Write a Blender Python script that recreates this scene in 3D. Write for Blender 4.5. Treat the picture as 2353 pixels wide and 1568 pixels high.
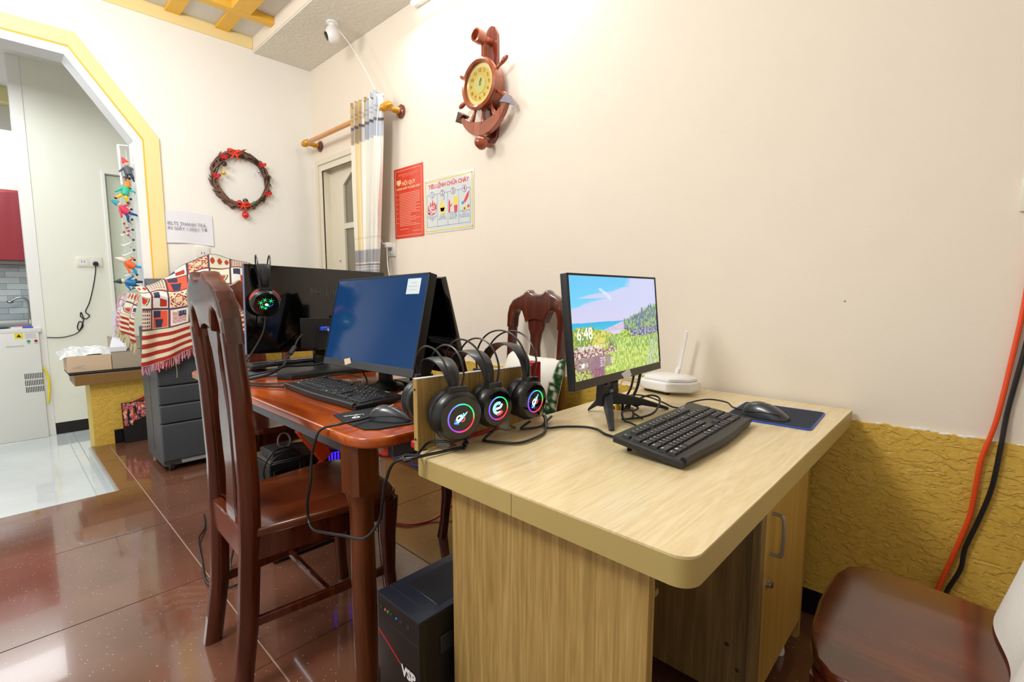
import bpy, bmesh, math, random
from mathutils import Vector, Matrix, Euler, noise
PI = math.pi
S = bpy.context.scene
for o in list(bpy.data.objects): bpy.data.objects.remove(o)
COL = S.collection

# ------------------------------------------------------------------ camera
cam = bpy.data.cameras.new('camera'); camo = bpy.data.objects.new('camera', cam); COL.objects.link(camo)
cam.sensor_width = 36; cam.lens = 17.257; cam.clip_start = .02; cam.clip_end = 60
camo.matrix_world = Matrix(((0.72629801, -0.0727207, 0.68352242, 4.16397),
                            (0.68737995, 0.076838, -0.72222207, -1.96),
                            (0, 0.99438806, 0.10579404, 1.17), (0, 0, 0, 1)))
S.camera = camo

# ------------------------------------------------------------------ world and exposure
w = bpy.data.worlds.new('daylight'); S.world = w; w.use_nodes = True
w.node_tree.nodes['Background'].inputs[0].default_value = (.92, .96, 1, 1)
w.node_tree.nodes['Background'].inputs[1].default_value = .6
S.view_settings.view_transform = 'Standard'; S.view_settings.look = 'None'
S.view_settings.gamma = 1; S.view_settings.use_curve_mapping = False
S.view_settings.exposure = 0.5

def area(name, loc, rot, sx, sy, power, color):
    l = bpy.data.lights.new(name, 'AREA'); l.shape = 'RECTANGLE'; l.size = sx; l.size_y = sy
    l.energy = power; l.color = color
    o = bpy.data.objects.new(name, l); COL.objects.link(o); o.location = loc; o.rotation_euler = rot
    return o
def lamp(name, loc, r, power, color):
    l = bpy.data.lights.new(name, 'POINT'); l.shadow_soft_size = r; l.energy = power; l.color = color
    o = bpy.data.objects.new(name, l); COL.objects.link(o); o.location = loc; return o
lamp('ceiling_lamp', (2.7, -2.5, 2.62), .28, 74, (1, .985, .965))
lamp('fill_light_left', (1.15, -2.1, 2.60), .22, 30, (.97, .985, 1))  # unseen fill, added to make the left wall brighter and cooler
area('tube_light_wall', (2.15, -.16, 2.86), (math.radians(-20), 0, 0), 1.3, .08, 8, (.97, .98, 1))
area('doorway_daylight', (3.4, -4.7, 1.6), (math.radians(-90), 0, 0), 4.5, 2.2, 7, (.93, .96, 1))
area('kitchen_passage_light', (-.9, -2.4, 2.85), (0, 0, 0), 1.0, 1.2, 19, (.95, .98, 1))
area('kitchen_light', (-2.6, -2.2, 2.7), (0, 0, 0), .8, 1.2, 12, (.95, .98, 1))

# ------------------------------------------------------------------ helpers
def srgb(h):
    if isinstance(h, str):
        h = h.lstrip('#'); c = [int(h[i:i+2], 16)/255 for i in (0, 2, 4)]
    else: c = list(h)
    return tuple((x/12.92 if x <= .04045 else ((x+.055)/1.055)**2.4) for x in c) + (1,)

def nodes_of(m): return m.node_tree.nodes, m.node_tree.links
def mat(name, c, rough=.5, metal=0, spec=.5, emit=None, es=0, bump=0, bscale=40, var=0, vscale=6, coat=0, alpha=None, trans=0):
    m = bpy.data.materials.new(name); m.use_nodes = True
    N, L = nodes_of(m); b = N['Principled BSDF']
    b.inputs['Base Color'].default_value = srgb(c)
    b.inputs['Roughness'].default_value = rough; b.inputs['Metallic'].default_value = metal
    b.inputs['Specular IOR Level'].default_value = spec
    if coat: b.inputs['Coat Weight'].default_value = coat; b.inputs['Coat Roughness'].default_value = .06
    if trans: b.inputs['Transmission Weight'].default_value = trans
    if emit: b.inputs['Emission Color'].default_value = srgb(emit); b.inputs['Emission Strength'].default_value = es
    tc = N.new('ShaderNodeTexCoord')
    n = N.new('ShaderNodeTexNoise'); n.inputs['Scale'].default_value = vscale; n.inputs['Detail'].default_value = 4
    L.new(tc.outputs['Object'], n.inputs['Vector'])
    mix = N.new('ShaderNodeMixRGB'); mix.blend_type = 'MULTIPLY'; mix.inputs[0].default_value = max(var, .04)
    mix.inputs[1].default_value = srgb(c); L.new(n.outputs['Fac'], mix.inputs[2]); L.new(mix.outputs[0], b.inputs['Base Color'])
    if bump:
        n2 = N.new('ShaderNodeTexNoise'); n2.inputs['Scale'].default_value = bscale; n2.inputs['Detail'].default_value = 5
        L.new(tc.outputs['Object'], n2.inputs['Vector'])
        bp = N.new('ShaderNodeBump'); bp.inputs['Strength'].default_value = bump; bp.inputs['Distance'].default_value = .01
        L.new(n2.outputs['Fac'], bp.inputs['Height']); L.new(bp.outputs[0], b.inputs['Normal'])
    return m

def ramp(N, stops):
    r = N.new('ShaderNodeValToRGB'); e = r.color_ramp.elements
    e[0].position = stops[0][0]; e[0].color = srgb(stops[0][1]); e[1].position = stops[-1][0]; e[1].color = srgb(stops[-1][1])
    for p, c in stops[1:-1]:
        x = e.new(p); x.color = srgb(c)
    return r

def wood(name, stops, scale=(30, 30, 2.2), rough=.25, coat=.5, dist=1.6, nscale=1.0, fine=.25, bump=0):
    """grain drawn out along the axis whose scale is the smallest"""
    m = bpy.data.materials.new(name); m.use_nodes = True
    N, L = nodes_of(m); b = N['Principled BSDF']
    tc = N.new('ShaderNodeTexCoord'); mp = N.new('ShaderNodeMapping'); mp.inputs['Scale'].default_value = scale
    L.new(tc.outputs['Object'], mp.inputs['Vector'])
    n = N.new('ShaderNodeTexNoise'); n.inputs['Scale'].default_value = nscale; n.inputs['Detail'].default_value = 6
    n.inputs['Distortion'].default_value = dist; L.new(mp.outputs[0], n.inputs['Vector'])
    r = ramp(N, stops); L.new(n.outputs['Fac'], r.inputs[0])
    mp2 = N.new('ShaderNodeMapping'); mp2.inputs['Scale'].default_value = tuple(a*7 for a in scale)
    L.new(tc.outputs['Object'], mp2.inputs['Vector'])
    n2 = N.new('ShaderNodeTexNoise'); n2.inputs['Scale'].default_value = nscale; n2.inputs['Detail'].default_value = 3
    L.new(mp2.outputs[0], n2.inputs['Vector'])
    mx = N.new('ShaderNodeMixRGB'); mx.blend_type = 'OVERLAY'; mx.inputs[0].default_value = fine
    L.new(r.outputs[0], mx.inputs[1]); L.new(n2.outputs['Fac'], mx.inputs[2]); L.new(mx.outputs[0], b.inputs['Base Color'])
    b.inputs['Roughness'].default_value = rough; b.inputs['Coat Weight'].default_value = coat; b.inputs['Coat Roughness'].default_value = .12
    if bump:
        bp = N.new('ShaderNodeBump'); bp.inputs['Strength'].default_value = bump; bp.inputs['Distance'].default_value = .003
        L.new(n2.outputs['Fac'], bp.inputs['Height']); L.new(bp.outputs[0], b.inputs['Normal'])
    return m

class B:
    """collects shapes in one bmesh, in world metres unless the thing has its own frame"""
    def __init__(s): s.b = bmesh.new()
    def box(s, x0, x1, y0, y1, z0, z1, bev=0, seg=2, m=None):
        t = bmesh.new(); bmesh.ops.create_cube(t, size=1)
        for v in t.verts:
            v.co = Vector(((x0+x1)/2+v.co.x*(x1-x0), (y0+y1)/2+v.co.y*(y1-y0), (z0+z1)/2+v.co.z*(z1-z0)))
        if bev: bmesh.ops.bevel(t, geom=t.edges[:], offset=bev, segments=seg, profile=.6, affect='EDGES')
        return s.add(t, m)
    def add(s, t, m=None):
        if m is not None: bmesh.ops.transform(t, matrix=m, verts=t.verts[:])
        me = bpy.data.meshes.new('t'); t.to_mesh(me); t.free(); s.b.from_mesh(me); bpy.data.meshes.remove(me); return s
    def prism(s, pts, axis, d0, d1, bev=0, seg=2, m=None):
        """polygon given in the two other axes (in xyz order), run along axis from d0 to d1"""
        t = bmesh.new()
        def P(p, d):
            return {'x': (d, p[0], p[1]), 'y': (p[0], d, p[1]), 'z': (p[0], p[1], d)}[axis]
        a = [t.verts.new(P(p, d0)) for p in pts]; c = [t.verts.new(P(p, d1)) for p in pts]
        n = len(pts); f0 = t.faces.new(a); f1 = t.faces.new(c[::-1])
        for i in range(n): t.faces.new((a[i], c[i], c[(i+1) % n], a[(i+1) % n]))
        bmesh.ops.recalc_face_normals(t, faces=t.faces[:])
        if bev:
            ed = [e for e in t.edges if (e.verts[0] in a and e.verts[1] in a) or (e.verts[0] in c and e.verts[1] in c)]
            bmesh.ops.bevel(t, geom=ed, offset=bev, segments=seg, profile=.6, affect='EDGES')
        if n > 4: bmesh.ops.triangulate(t, faces=[f for f in t.faces if len(f.verts) > 4])
        return s.add(t, m)
    def cyl(s, p0, p1, r0, r1=None, seg=20, cap=True):
        p0 = Vector(p0); p1 = Vector(p1); d = p1-p0; r1 = r0 if r1 is None else r1
        t = bmesh.new(); bmesh.ops.create_cone(t, cap_ends=cap, segments=seg, radius1=r0, radius2=r1, depth=d.length)
        return s.add(t, Matrix.Translation((p0+p1)/2) @ d.to_track_quat('Z', 'Y').to_matrix().to_4x4())
    def ball(s, c, r, sc=(1, 1, 1), u=20, v=12, m=None):
        t = bmesh.new(); bmesh.ops.create_uvsphere(t, u_segments=u, v_segments=v, radius=r)
        mm = Matrix.Translation(c) @ (m or Matrix()) @ Matrix.Diagonal((*sc, 1))
        return s.add(t, mm)
    def lathe(s, prof, p0, d, seg=24, cap=True):
        """prof: (radius, distance along d from p0)"""
        t = bmesh.new(); rings = []
        for r, h in prof:
            rings.append([t.verts.new((r*math.cos(2*PI*i/seg), r*math.sin(2*PI*i/seg), h)) for i in range(seg)])
        for a, c in zip(rings, rings[1:]):
            for i in range(seg): t.faces.new((a[i], a[(i+1) % seg], c[(i+1) % seg], c[i]))
        if cap:
            if prof[0][0] > 1e-5: t.faces.new(rings[0][::-1])
            if prof[-1][0] > 1e-5: t.faces.new(rings[-1])
        bmesh.ops.remove_doubles(t, verts=t.verts[:], dist=1e-6)
        bmesh.ops.recalc_face_normals(t, faces=t.faces[:])
        return s.add(t, Matrix.Translation(p0) @ Vector(d).to_track_quat('Z', 'Y').to_matrix().to_4x4())
    def tube(s, pts, r, seg=8, n=6, closed=False, cap=True, flat=None):
        """smooth tube through points; flat=(w,t,normalhint) for a strap"""
        P = [Vector(p) for p in pts]; out = []; R = r if isinstance(r, (list, tuple)) else [r]*len(P); rr = []
        m = len(P)
        rng = range(m if closed else m-1)
        for i in rng:
            g = (lambda k: P[k % m]) if closed else (lambda k: P[min(max(k, 0), m-1)])
            a, b_, c, d = g(i-1), g(i), g(i+1), g(i+2)
            for k in range(n):
                u = k/n
                out.append(.5*((2*b_)+(c-a)*u+(2*a-5*b_+4*c-d)*u*u+(3*b_-a-3*c+d)*u**3))
                rr.append(R[i]*(1-u)+R[(i+1) % m]*u)
        if not closed: out.append(P[-1]); rr.append(R[-1])
        t = bmesh.new(); rings = []; K = len(out)
        up = None
        for i, p in enumerate(out):
            tan = ((out[(i+1) % K]-out[i-1]) if closed else (out[min(i+1, K-1)]-out[max(i-1, 0)]))
            if tan.length < 1e-9: tan = Vector((0, 0, 1))
            tan.normalize()
            if flat:
                nrm = Vector(flat[2]); nrm = (nrm-tan*nrm.dot(tan)).normalized(); bi = tan.cross(nrm)
                w_, t_ = flat[0]/2, flat[1]/2
                q = [(w_, t_), (-w_, t_), (-w_, -t_), (w_, -t_)]
                k_ = rr[i]
                rings.append([t.verts.new(p+bi*a*k_+nrm*b2) for a, b2 in q]); continue
            if up is None: up = tan.orthogonal().normalized()
            up = (up-tan*up.dot(tan));
            up = up.normalized() if up.length > 1e-6 else tan.orthogonal().normalized()
            bi = tan.cross(up)
            rings.append([t.verts.new(p+(up*math.cos(2*PI*j/seg)+bi*math.sin(2*PI*j/seg))*rr[i]) for j in range(seg)])
        sg = len(rings[0])
        for i in range(K if closed else K-1):
            a, c = rings[i], rings[(i+1) % K]
            for j in range(sg): t.faces.new((a[j], a[(j+1) % sg], c[(j+1) % sg], c[j]))
        if not closed and cap: t.faces.new(rings[0][::-1]); t.faces.new(rings[-1])
        bmesh.ops.recalc_face_normals(t, faces=t.faces[:])
        return s.add(t)
    def sheet(s, rows, thick=0):
        """grid of points; thick closes it into a slab"""
        t = bmesh.new(); V = [[t.verts.new(p) for p in r] for r in rows]
        for a, c in zip(V, V[1:]):
            for i in range(len(a)-1): t.faces.new((a[i], a[i+1], c[i+1], c[i]))
        if thick:
            bmesh.ops.recalc_face_normals(t, faces=t.faces[:])
            bmesh.ops.solidify(t, geom=t.faces[:], thickness=thick)
        return s.add(t)
    def xf(s, m): bmesh.ops.transform(s.b, matrix=m, verts=s.b.verts[:]); return s

PARTS = {}
def part(name, b, m, parent=None, smooth=True, world=True, ang=40, label=None):
    """link the collected shapes as ONE mesh; if parent is given they become its part"""
    bm = b.b if isinstance(b, B) else b
    bmesh.ops.recalc_face_normals(bm, faces=bm.faces[:]) if False else None
    if parent is not None and world: bmesh.ops.transform(bm, matrix=parent_world(parent).inverted(), verts=bm.verts[:])
    me = bpy.data.meshes.new(name); bm.to_mesh(me); bm.free()
    if smooth:
        me.polygons.foreach_set('use_smooth', [True]*len(me.polygons))
        try: me.set_sharp_from_angle(angle=math.radians(ang))
        except Exception: pass
    o = bpy.data.objects.new(name, me); COL.objects.link(o)
    if m: me.materials.append(m)
    if parent is not None: o.parent = parent
    if label: o['label'] = label
    return o
def parent_world(o):
    m = o.matrix_basis.copy()
    while o.parent: o = o.parent; m = o.matrix_basis @ m
    return m
def tag(o, label, cat, group=None):
    o['label'] = label; o['category'] = cat
    if group: o['group'] = group
    return o
def thing(name, label, cat, loc=(0, 0, 0), rz=0, group=None, rot=None):
    o = bpy.data.objects.new(name, None); COL.objects.link(o); o.empty_display_size = .05
    M = Matrix.Translation(loc) @ (Euler(rot).to_matrix().to_4x4() if rot else Matrix.Rotation(rz, 4, 'Z'))
    o.matrix_basis = M
    return tag(o, label, cat, group)
def struct(name, b, m, parent=None, smooth=False, label=None):
    o = part(name, b, m, parent, smooth=smooth)
    if parent is None: o['kind'] = 'structure'
    if label: o['label'] = label
    return o
def clone(root, loc, rz, label, group=None):
    def cp(o, par):
        c = o.copy(); COL.objects.link(c); c.parent = par
        for ch in [x for x in bpy.data.objects if x.parent == o]: cp(ch, c)
        return c
    kids = [x for x in bpy.data.objects if x.parent == root]
    r = root.copy(); COL.objects.link(r)
    for ch in kids: cp(ch, r)
    r.matrix_basis = Matrix.Translation(loc) @ Matrix.Rotation(rz, 4, 'Z'); r['label'] = label
    if group: r['group'] = group
    return r

def text_bm(body, size, align='CENTER', depth=0, spacing=1.0, shear=0, bold=0):
    c = bpy.data.curves.new('t', 'FONT'); c.body = body; c.size = size; c.align_x = align; c.align_y = 'CENTER'
    c.space_character = spacing; c.shear = shear; c.offset = bold; c.resolution_u = 2; c.extrude = depth
    o = bpy.data.objects.new('t', c); COL.objects.link(o)
    dg = bpy.context.evaluated_depsgraph_get(); me = bpy.data.meshes.new_from_object(o.evaluated_get(dg))
    b = B(); b.b.from_mesh(me); bpy.data.objects.remove(o); bpy.data.curves.remove(c); bpy.data.meshes.remove(me)
    return b
def frame(o, x, y):
    """matrix with local x and y along the given world directions"""
    x = Vector(x).normalized(); y = Vector(y).normalized(); z = x.cross(y)
    return Matrix(((x[0], y[0], z[0], o[0]), (x[1], y[1], z[1], o[1]), (x[2], y[2], z[2], o[2]), (0, 0, 0, 1)))
def put(b, m): b.xf(m); return b

def painted(name, rows, colors, m, parent, thick=0):
    """grid sheet with a printed colour per vertex (colors(u,v) in sRGB)"""
    me = bpy.data.meshes.new(name); nr, nc = len(rows), len(rows[0])
    inv = parent_world(parent).inverted() if parent is not None else Matrix()
    me.from_pydata([tuple(inv @ Vector(p)) for r in rows for p in r], [],
                   [(i*nc+j, i*nc+j+1, (i+1)*nc+j+1, (i+1)*nc+j) for i in range(nr-1) for j in range(nc-1)])
    a = me.color_attributes.new('print', 'FLOAT_COLOR', 'POINT'); buf = []
    for i in range(nr):
        for j in range(nc): buf.extend(srgb(colors(j/(nc-1), i/(nr-1))))
    a.data.foreach_set('color', buf)
    me.polygons.foreach_set('use_smooth', [True]*len(me.polygons)); me.materials.append(m)
    o = bpy.data.objects.new(name, me); COL.objects.link(o)
    if parent is not None: o.parent = parent
    return o
def print_mat(name, rough=.6, emis=0, base=1.0, bump=0, coat=0):
    m = bpy.data.materials.new(name); m.use_nodes = True; N, L = nodes_of(m); b = N['Principled BSDF']
    a = N.new('ShaderNodeAttribute'); a.attribute_name = 'print'
    b.inputs['Roughness'].default_value = rough; b.inputs['Coat Weight'].default_value = coat
    if emis:
        b.inputs['Base Color'].default_value = (.01, .01, .01, 1)
        L.new(a.outputs['Color'], b.inputs['Emission Color']); b.inputs['Emission Strength'].default_value = emis
    else: L.new(a.outputs['Color'], b.inputs['Base Color'])
    if bump:
        tc = N.new('ShaderNodeTexCoord'); w_ = N.new('ShaderNodeTexWave'); w_.inputs['Scale'].default_value = 120
        w_.bands_direction = 'Z'; L.new(tc.outputs['Object'], w_.inputs['Vector'])
        bp = N.new('ShaderNodeBump'); bp.inputs['Strength'].default_value = bump; bp.inputs['Distance'].default_value = .003
        L.new(w_.outputs['Fac'], bp.inputs['Height']); L.new(bp.outputs[0], b.inputs['Normal'])
    return m

# ------------------------------------------------------------------ materials
M = {}
M['cream'] = mat('cream_paint', '#f3e8d7', .75, bump=.06, bscale=60, var=.03)
M['cream_left'] = mat('pale_cream_paint', '#f7f5ee', .75, bump=.06, bscale=60, var=.03)
M['white_paint'] = mat('white_paint', '#f3f3ee', .6, var=.03)
M['cool_white'] = mat('cool_white_paint', '#e9eef0', .6, var=.03)
M['ceiling_grey'] = mat('ceiling_grey', '#dcd9d0', .8, bump=.15, bscale=35, var=.05)
M['rough_plaster'] = mat('rough_white_plaster', '#e7e3d6', .9, bump=.9, bscale=38, var=.05)
M['yellow_trim'] = mat('yellow_trim', '#f8e2a2', .55, var=.04)
M['yellow_deep'] = mat('deep_yellow_line', '#eebc45', .5, var=.04)
M['black_tile'] = mat('black_skirting', '#15151a', .15, var=.2)
M['grout'] = mat('grout', '#b89c8c', .8)
M['granite'] = mat('brown_granite', '#a47b45', .35, var=.6, vscale=160)
M['white_plastic'] = mat('white_plastic', '#eeeeec', .35)
M['black_plastic'] = mat('black_plastic', '#1b1c1e', .42, var=.1)
M['black_gloss'] = mat('black_gloss', '#060607', .07, coat=.3)
M['black_matte'] = mat('black_matte', '#0e0f10', .6)
M['dark_grey'] = mat('dark_grey_plastic', '#3b3f45', .45, var=.08)
M['charcoal'] = mat('charcoal_plastic', '#2a2d31', .5, var=.08)
M['key'] = mat('key_plastic', '#24262a', .38)
M['cable'] = mat('black_cable', '#17181a', .4)
M['cable_white'] = mat('white_cable', '#ecebe6', .4)
M['cable_orange'] = mat('orange_cable', '#f0501c', .4)
M['cable_red'] = mat('red_cable', '#b3261a', .4)
M['cable_yellow'] = mat('yellow_cable', '#edc31e', .4)
M['blue'] = mat('blue_plastic', '#1e55d8', .4)
M['metal'] = mat('steel', '#b9b9b4', .28, metal=1)
M['metal_handle'] = mat('grey_handle', '#a9a59c', .35, metal=.6)
M['paper'] = mat('paper', '#eceef6', .35)
M['print_white'] = mat('white_lettering', '#f4f4f4', .4)
M['print_grey'] = mat('grey_lettering', '#9a9aa6', .5)
M['red'] = mat('red_plastic', '#b4161b', .3)
M['cardboard'] = mat('cardboard', '#e2c8a8', .8, var=.1)
M['cardboard_grey'] = mat('grey_cardboard', '#b5a793', .8, var=.1)
M['gold'] = mat('gold_varnish', '#e0a021', .18, metal=.15, coat=.6, var=.2, vscale=40)
M['red_lacquer'] = wood('red_brown_lacquer', [(.25, '#4e1c12'), (.5, '#74301c'), (.75, '#8c4226')], (18, 18, 1.6), .16, .7, 1.0)
M['chair_wood'] = wood('chair_wood', [(.25, '#36130a'), (.5, '#511f10'), (.78, '#6e3018')], (20, 20, 1.8), .2, .7, 1.0)
M['seat_wood'] = wood('seat_wood', [(.25, '#461c0d'), (.5, '#5e2a14'), (.78, '#753a1d')], (14, 1.6, 14), .18, .7, 1.2)
M['table_wood'] = wood('table_wood', [(.2, '#7e2d0c'), (.5, '#a8470f'), (.8, '#c4601a')], (1.6, 12, 12), .16, .6, 1.4)
M['leg_wood'] = wood('leg_wood', [(.25, '#4c240c'), (.5, '#663210'), (.8, '#7e4419')], (14, 14, 1.5), .3, .3, 1.0)
M['apron'] = mat('grey_apron', '#54545c', .25, var=.1)
M['clock_wood'] = wood('clock_wood', [(.25, '#7a3018'), (.5, '#9c4a2a'), (.8, '#b4613a')], (20, 20, 2), .22, .6, 1.0)
M['clock_back'] = wood('clock_back_wood', [(.25, '#4c1a12'), (.5, '#6c2a1c'), (.8, '#8a3e2a')], (20, 20, 2), .15, .9, 1.0)
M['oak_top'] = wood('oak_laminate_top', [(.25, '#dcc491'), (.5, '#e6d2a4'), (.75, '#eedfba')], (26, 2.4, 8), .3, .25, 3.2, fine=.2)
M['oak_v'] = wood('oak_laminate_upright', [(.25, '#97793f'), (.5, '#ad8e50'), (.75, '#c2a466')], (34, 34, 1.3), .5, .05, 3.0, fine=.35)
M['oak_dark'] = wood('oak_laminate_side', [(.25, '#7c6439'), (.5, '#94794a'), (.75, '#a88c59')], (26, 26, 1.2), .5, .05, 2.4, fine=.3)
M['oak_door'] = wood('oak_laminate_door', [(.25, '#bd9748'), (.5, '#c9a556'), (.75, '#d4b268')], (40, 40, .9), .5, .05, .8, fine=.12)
M['oak_edge'] = mat('oak_edge_band', '#bca768', .45, var=.08, vscale=20)
M['rod_wood'] = wood('rod_wood', [(.2, '#c98440'), (.8, '#e0a05a')], (2, 20, 20), .3, .3)

def floor_mat(name, base, dark, speck, rough, amount=.5):
    m = bpy.data.materials.new(name); m.use_nodes = True; N, L = nodes_of(m); b = N['Principled BSDF']
    tc = N.new('ShaderNodeTexCoord'); n = N.new('ShaderNodeTexNoise'); n.inputs['Scale'].default_value = 3.0; n.inputs['Detail'].default_value = 8
    L.new(tc.outputs['Object'], n.inputs['Vector']); r = ramp(N, [(.35, dark), (.65, base)]); L.new(n.outputs['Fac'], r.inputs[0])
    mp = N.new('ShaderNodeMapping'); mp.inputs['Scale'].default_value = (1, 1.9, 1); mp.inputs['Rotation'].default_value = (0, 0, .6)
    L.new(tc.outputs['Object'], mp.inputs['Vector'])
    v = N.new('ShaderNodeTexVoronoi'); v.inputs['Scale'].default_value = 52; L.new(mp.outputs[0], v.inputs['Vector'])
    m1 = N.new('ShaderNodeMath'); m1.operation = 'LESS_THAN'; m1.inputs[1].default_value = .13; L.new(v.outputs['Distance'], m1.inputs[0])
    wn = N.new('ShaderNodeSeparateColor'); L.new(v.outputs['Color'], wn.inputs[0])
    m2 = N.new('ShaderNodeMath'); m2.operation = 'GREATER_THAN'; m2.inputs[1].default_value = .72; L.new(wn.outputs[0], m2.inputs[0])
    m3 = N.new('ShaderNodeMath'); m3.operation = 'MULTIPLY'; L.new(m1.outputs[0], m3.inputs[0]); L.new(m2.outputs[0], m3.inputs[1])
    m4 = N.new('ShaderNodeMath'); m4.operation = 'MULTIPLY'; m4.inputs[1].default_value = amount; L.new(m3.outputs[0], m4.inputs[0])
    mx = N.new('ShaderNodeMixRGB'); L.new(m4.outputs[0], mx.inputs[0]); L.new(r.outputs[0], mx.inputs[1]); mx.inputs[2].default_value = srgb(speck)
    L.new(mx.outputs[0], b.inputs['Base Color']); b.inputs['Roughness'].default_value = rough
    b.inputs['Specular IOR Level'].default_value = .8; b.inputs['Coat Weight'].default_value = .5; b.inputs['Coat Roughness'].default_value = .03
    return m
M['floor'] = floor_mat('brown_terrazzo', '#7b5240', '#6a4433', '#dcb8a2', .12, .85)
M['light_tile'] = floor_mat('pale_tile', '#dfe6ea', '#d3dce0', '#e6ecee', .06, .1)

def plaster_mat():
    m = bpy.data.materials.new('yellow_textured_plaster'); m.use_nodes = True; N, L = nodes_of(m); b = N['Principled BSDF']
    tc = N.new('ShaderNodeTexCoord')
    n = N.new('ShaderNodeTexNoise'); n.inputs['Scale'].default_value = 25; n.inputs['Detail'].default_value = 4.5; n.inputs['Distortion'].default_value = .9
    mp_ = N.new('ShaderNodeMapping'); mp_.inputs['Scale'].default_value = (.8, .8, 1.7); L.new(tc.outputs['Object'], mp_.inputs['Vector']); L.new(mp_.outputs[0], n.inputs['Vector'])
    r = N.new('ShaderNodeValToRGB'); r.color_ramp.elements[0].position = .47; r.color_ramp.elements[1].position = .53
    L.new(n.outputs['Fac'], r.inputs[0])
    n2 = N.new('ShaderNodeTexNoise'); n2.inputs['Scale'].default_value = 46; n2.inputs['Detail'].default_value = 3; n2.inputs['Distortion'].default_value = 1.6
    L.new(tc.outputs['Object'], n2.inputs['Vector'])
    mx = N.new('ShaderNodeMath'); mx.operation = 'MULTIPLY_ADD'; mx.inputs[1].default_value = .5; L.new(n2.outputs['Fac'], mx.inputs[0]); L.new(r.outputs[0], mx.inputs[2])
    bp = N.new('ShaderNodeBump'); bp.inputs['Strength'].default_value = .55; bp.inputs['Distance'].default_value = .006
    L.new(mx.outputs[0], bp.inputs['Height']); L.new(bp.outputs[0], b.inputs['Normal'])
    r2 = ramp(N, [(.3, '#d8ae42'), (.7, '#e6c056')]); L.new(n2.outputs['Fac'], r2.inputs[0]); L.new(r2.outputs[0], b.inputs['Base Color'])
    b.inputs['Roughness'].default_value = .45
    return m
M['plaster'] = plaster_mat()

# ================================================================== ROOM SHELL
YB, XE, HC = -4.9, 6.4, 3.07
# red-brown tiled floor, one object per tile
b = B()
b.box(.602, XE, YB, 0, -.15, -.004); b.box(-.56, .602, -1.535, 0, -.15, -.004)
floor = struct('floor', b, M['grout'])
tx = [.602+.676*k for k in range(-2, 9)]; ty = [-1.435+.676*k for k in range(-6, 4)]
def tile(x0, x1, y0, y1, m=None, z=0.0, nm='floor_tile', t=.012):
    g = .0022
    if x1-x0 < .02 or y1-y0 < .02: return
    q = B(); q.box(x0+g, x1-g, y0+g, y1-g, z-t, z, .0008, 1)
    struct(nm, q, m or M['floor'], floor)
for i in range(len(tx)-1):
    for j in range(len(ty)-1):
        x0, x1, y0, y1 = tx[i], min(tx[i+1], XE), max(ty[j], YB), min(ty[j+1], 0)
        if x0 >= XE or y1 <= YB or y0 >= 0: continue
        if x1 <= .61:
            x0 = max(x0, -.56); y0 = max(y0, -1.535)
            if x1 <= x0 or y1 <= y0: continue
        tile(x0, x1, y0, y1)
M['riser'] = floor_mat('riser_tile_grey', '#a9b7bf', '#9aaab3', '#c6d0d5', .15, .1)
# sunken passage floor, pale tiles
LZ = -.12
b = B(); b.box(-4.2, .60, YB, -1.545, -.30, LZ-.004); b.box(-4.2, -.57, -1.55, 1.5, -.30, LZ-.004)
low = struct('floor_passage', b, mat('pale_grout', '#b9c4c9', .7)); floor_keep = floor; floor = low
for x0, x1 in ((-4.2, -3.13), (-3.13, -2.33), (-2.33, -1.63), (-1.63, -.83), (-.83, -.04), (-.04, .598)):
    ys = [YB, -3.98, -3.18, -2.38, -1.60, -1.545]
    for y0, y1 in zip(ys, ys[1:]): tile(x0, x1, y0, y1, M['light_tile'], LZ)
    if x1 <= -.56:
        for y0, y1 in ((-1.545, -.9), (-.9, -.1), (-.1, .7), (.7, 1.5)): tile(x0, x1 if x1 < -.83 else -.57, y0, y1, M['light_tile'], LZ)
for x0, x1 in ((-.56, .03), (.03, .602)):   # riser faces of the step
    for z0, z1 in ((LZ, -.062), (-.059, -.004)):
        q = B(); q.box(x0+.001, x1-.001, -1.551, -1.536, z0, z1, .001, 1); struct('riser_tile', q, M['riser'], low)
q = B(); q.box(.590, .601, YB, -1.553, LZ, -.004, .001, 1); struct('riser_tile', q, M['light_tile'], low)
floor = floor_keep

# right wall (with clock), its yellow textured dado and black skirting
b = B(); b.box(-4.2, .135, 0, .2, -.3, 3.4); b.box(.135, .90, 0, .2, 2.15, 3.4); b.box(.90, XE, 0, .2, -.02, 3.4)
wr = struct('wall_right', b, M['cream'])
def jag(x0, x1, y, z0, z1, t, seed, step=.012, amp=.004):
    rnd = random.Random(seed); pts = [(x0, z0)]; n = int((x1-x0)/step)
    top = [(x0+(x1-x0)*i/n, z1+rnd.uniform(-amp, amp)) for i in range(n+1)]
    return [(x0, z0), (x1, z0)]+top[::-1]
b = B(); b.prism(jag(.99, XE, 0, .09, .733, 0, 3), 'y', -.010, -.0005); struct('trim_1', b, M['plaster'])
b = B()
rnd = random.Random(8)
for k in range(150):   # flecks of white filler along the dado's torn top edge
    x = rnd.uniform(2.9, 5.2); s_ = rnd.uniform(.003, .009); b.ball((x, -.006, .733+rnd.uniform(-.003, .004)), s_, (1.6, .4, .6), 6, 4)
o = struct('trim_2', b, M['white_paint'])
b = B()
for k in range(9):
    x0 = .99+.6*k
    if x0 < XE: b.box(x0+.001, min(x0+.599, XE), -.016, -.0005, 0, .092, .002, 1)
struct('baseboard_right', b, M['black_tile'])

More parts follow.
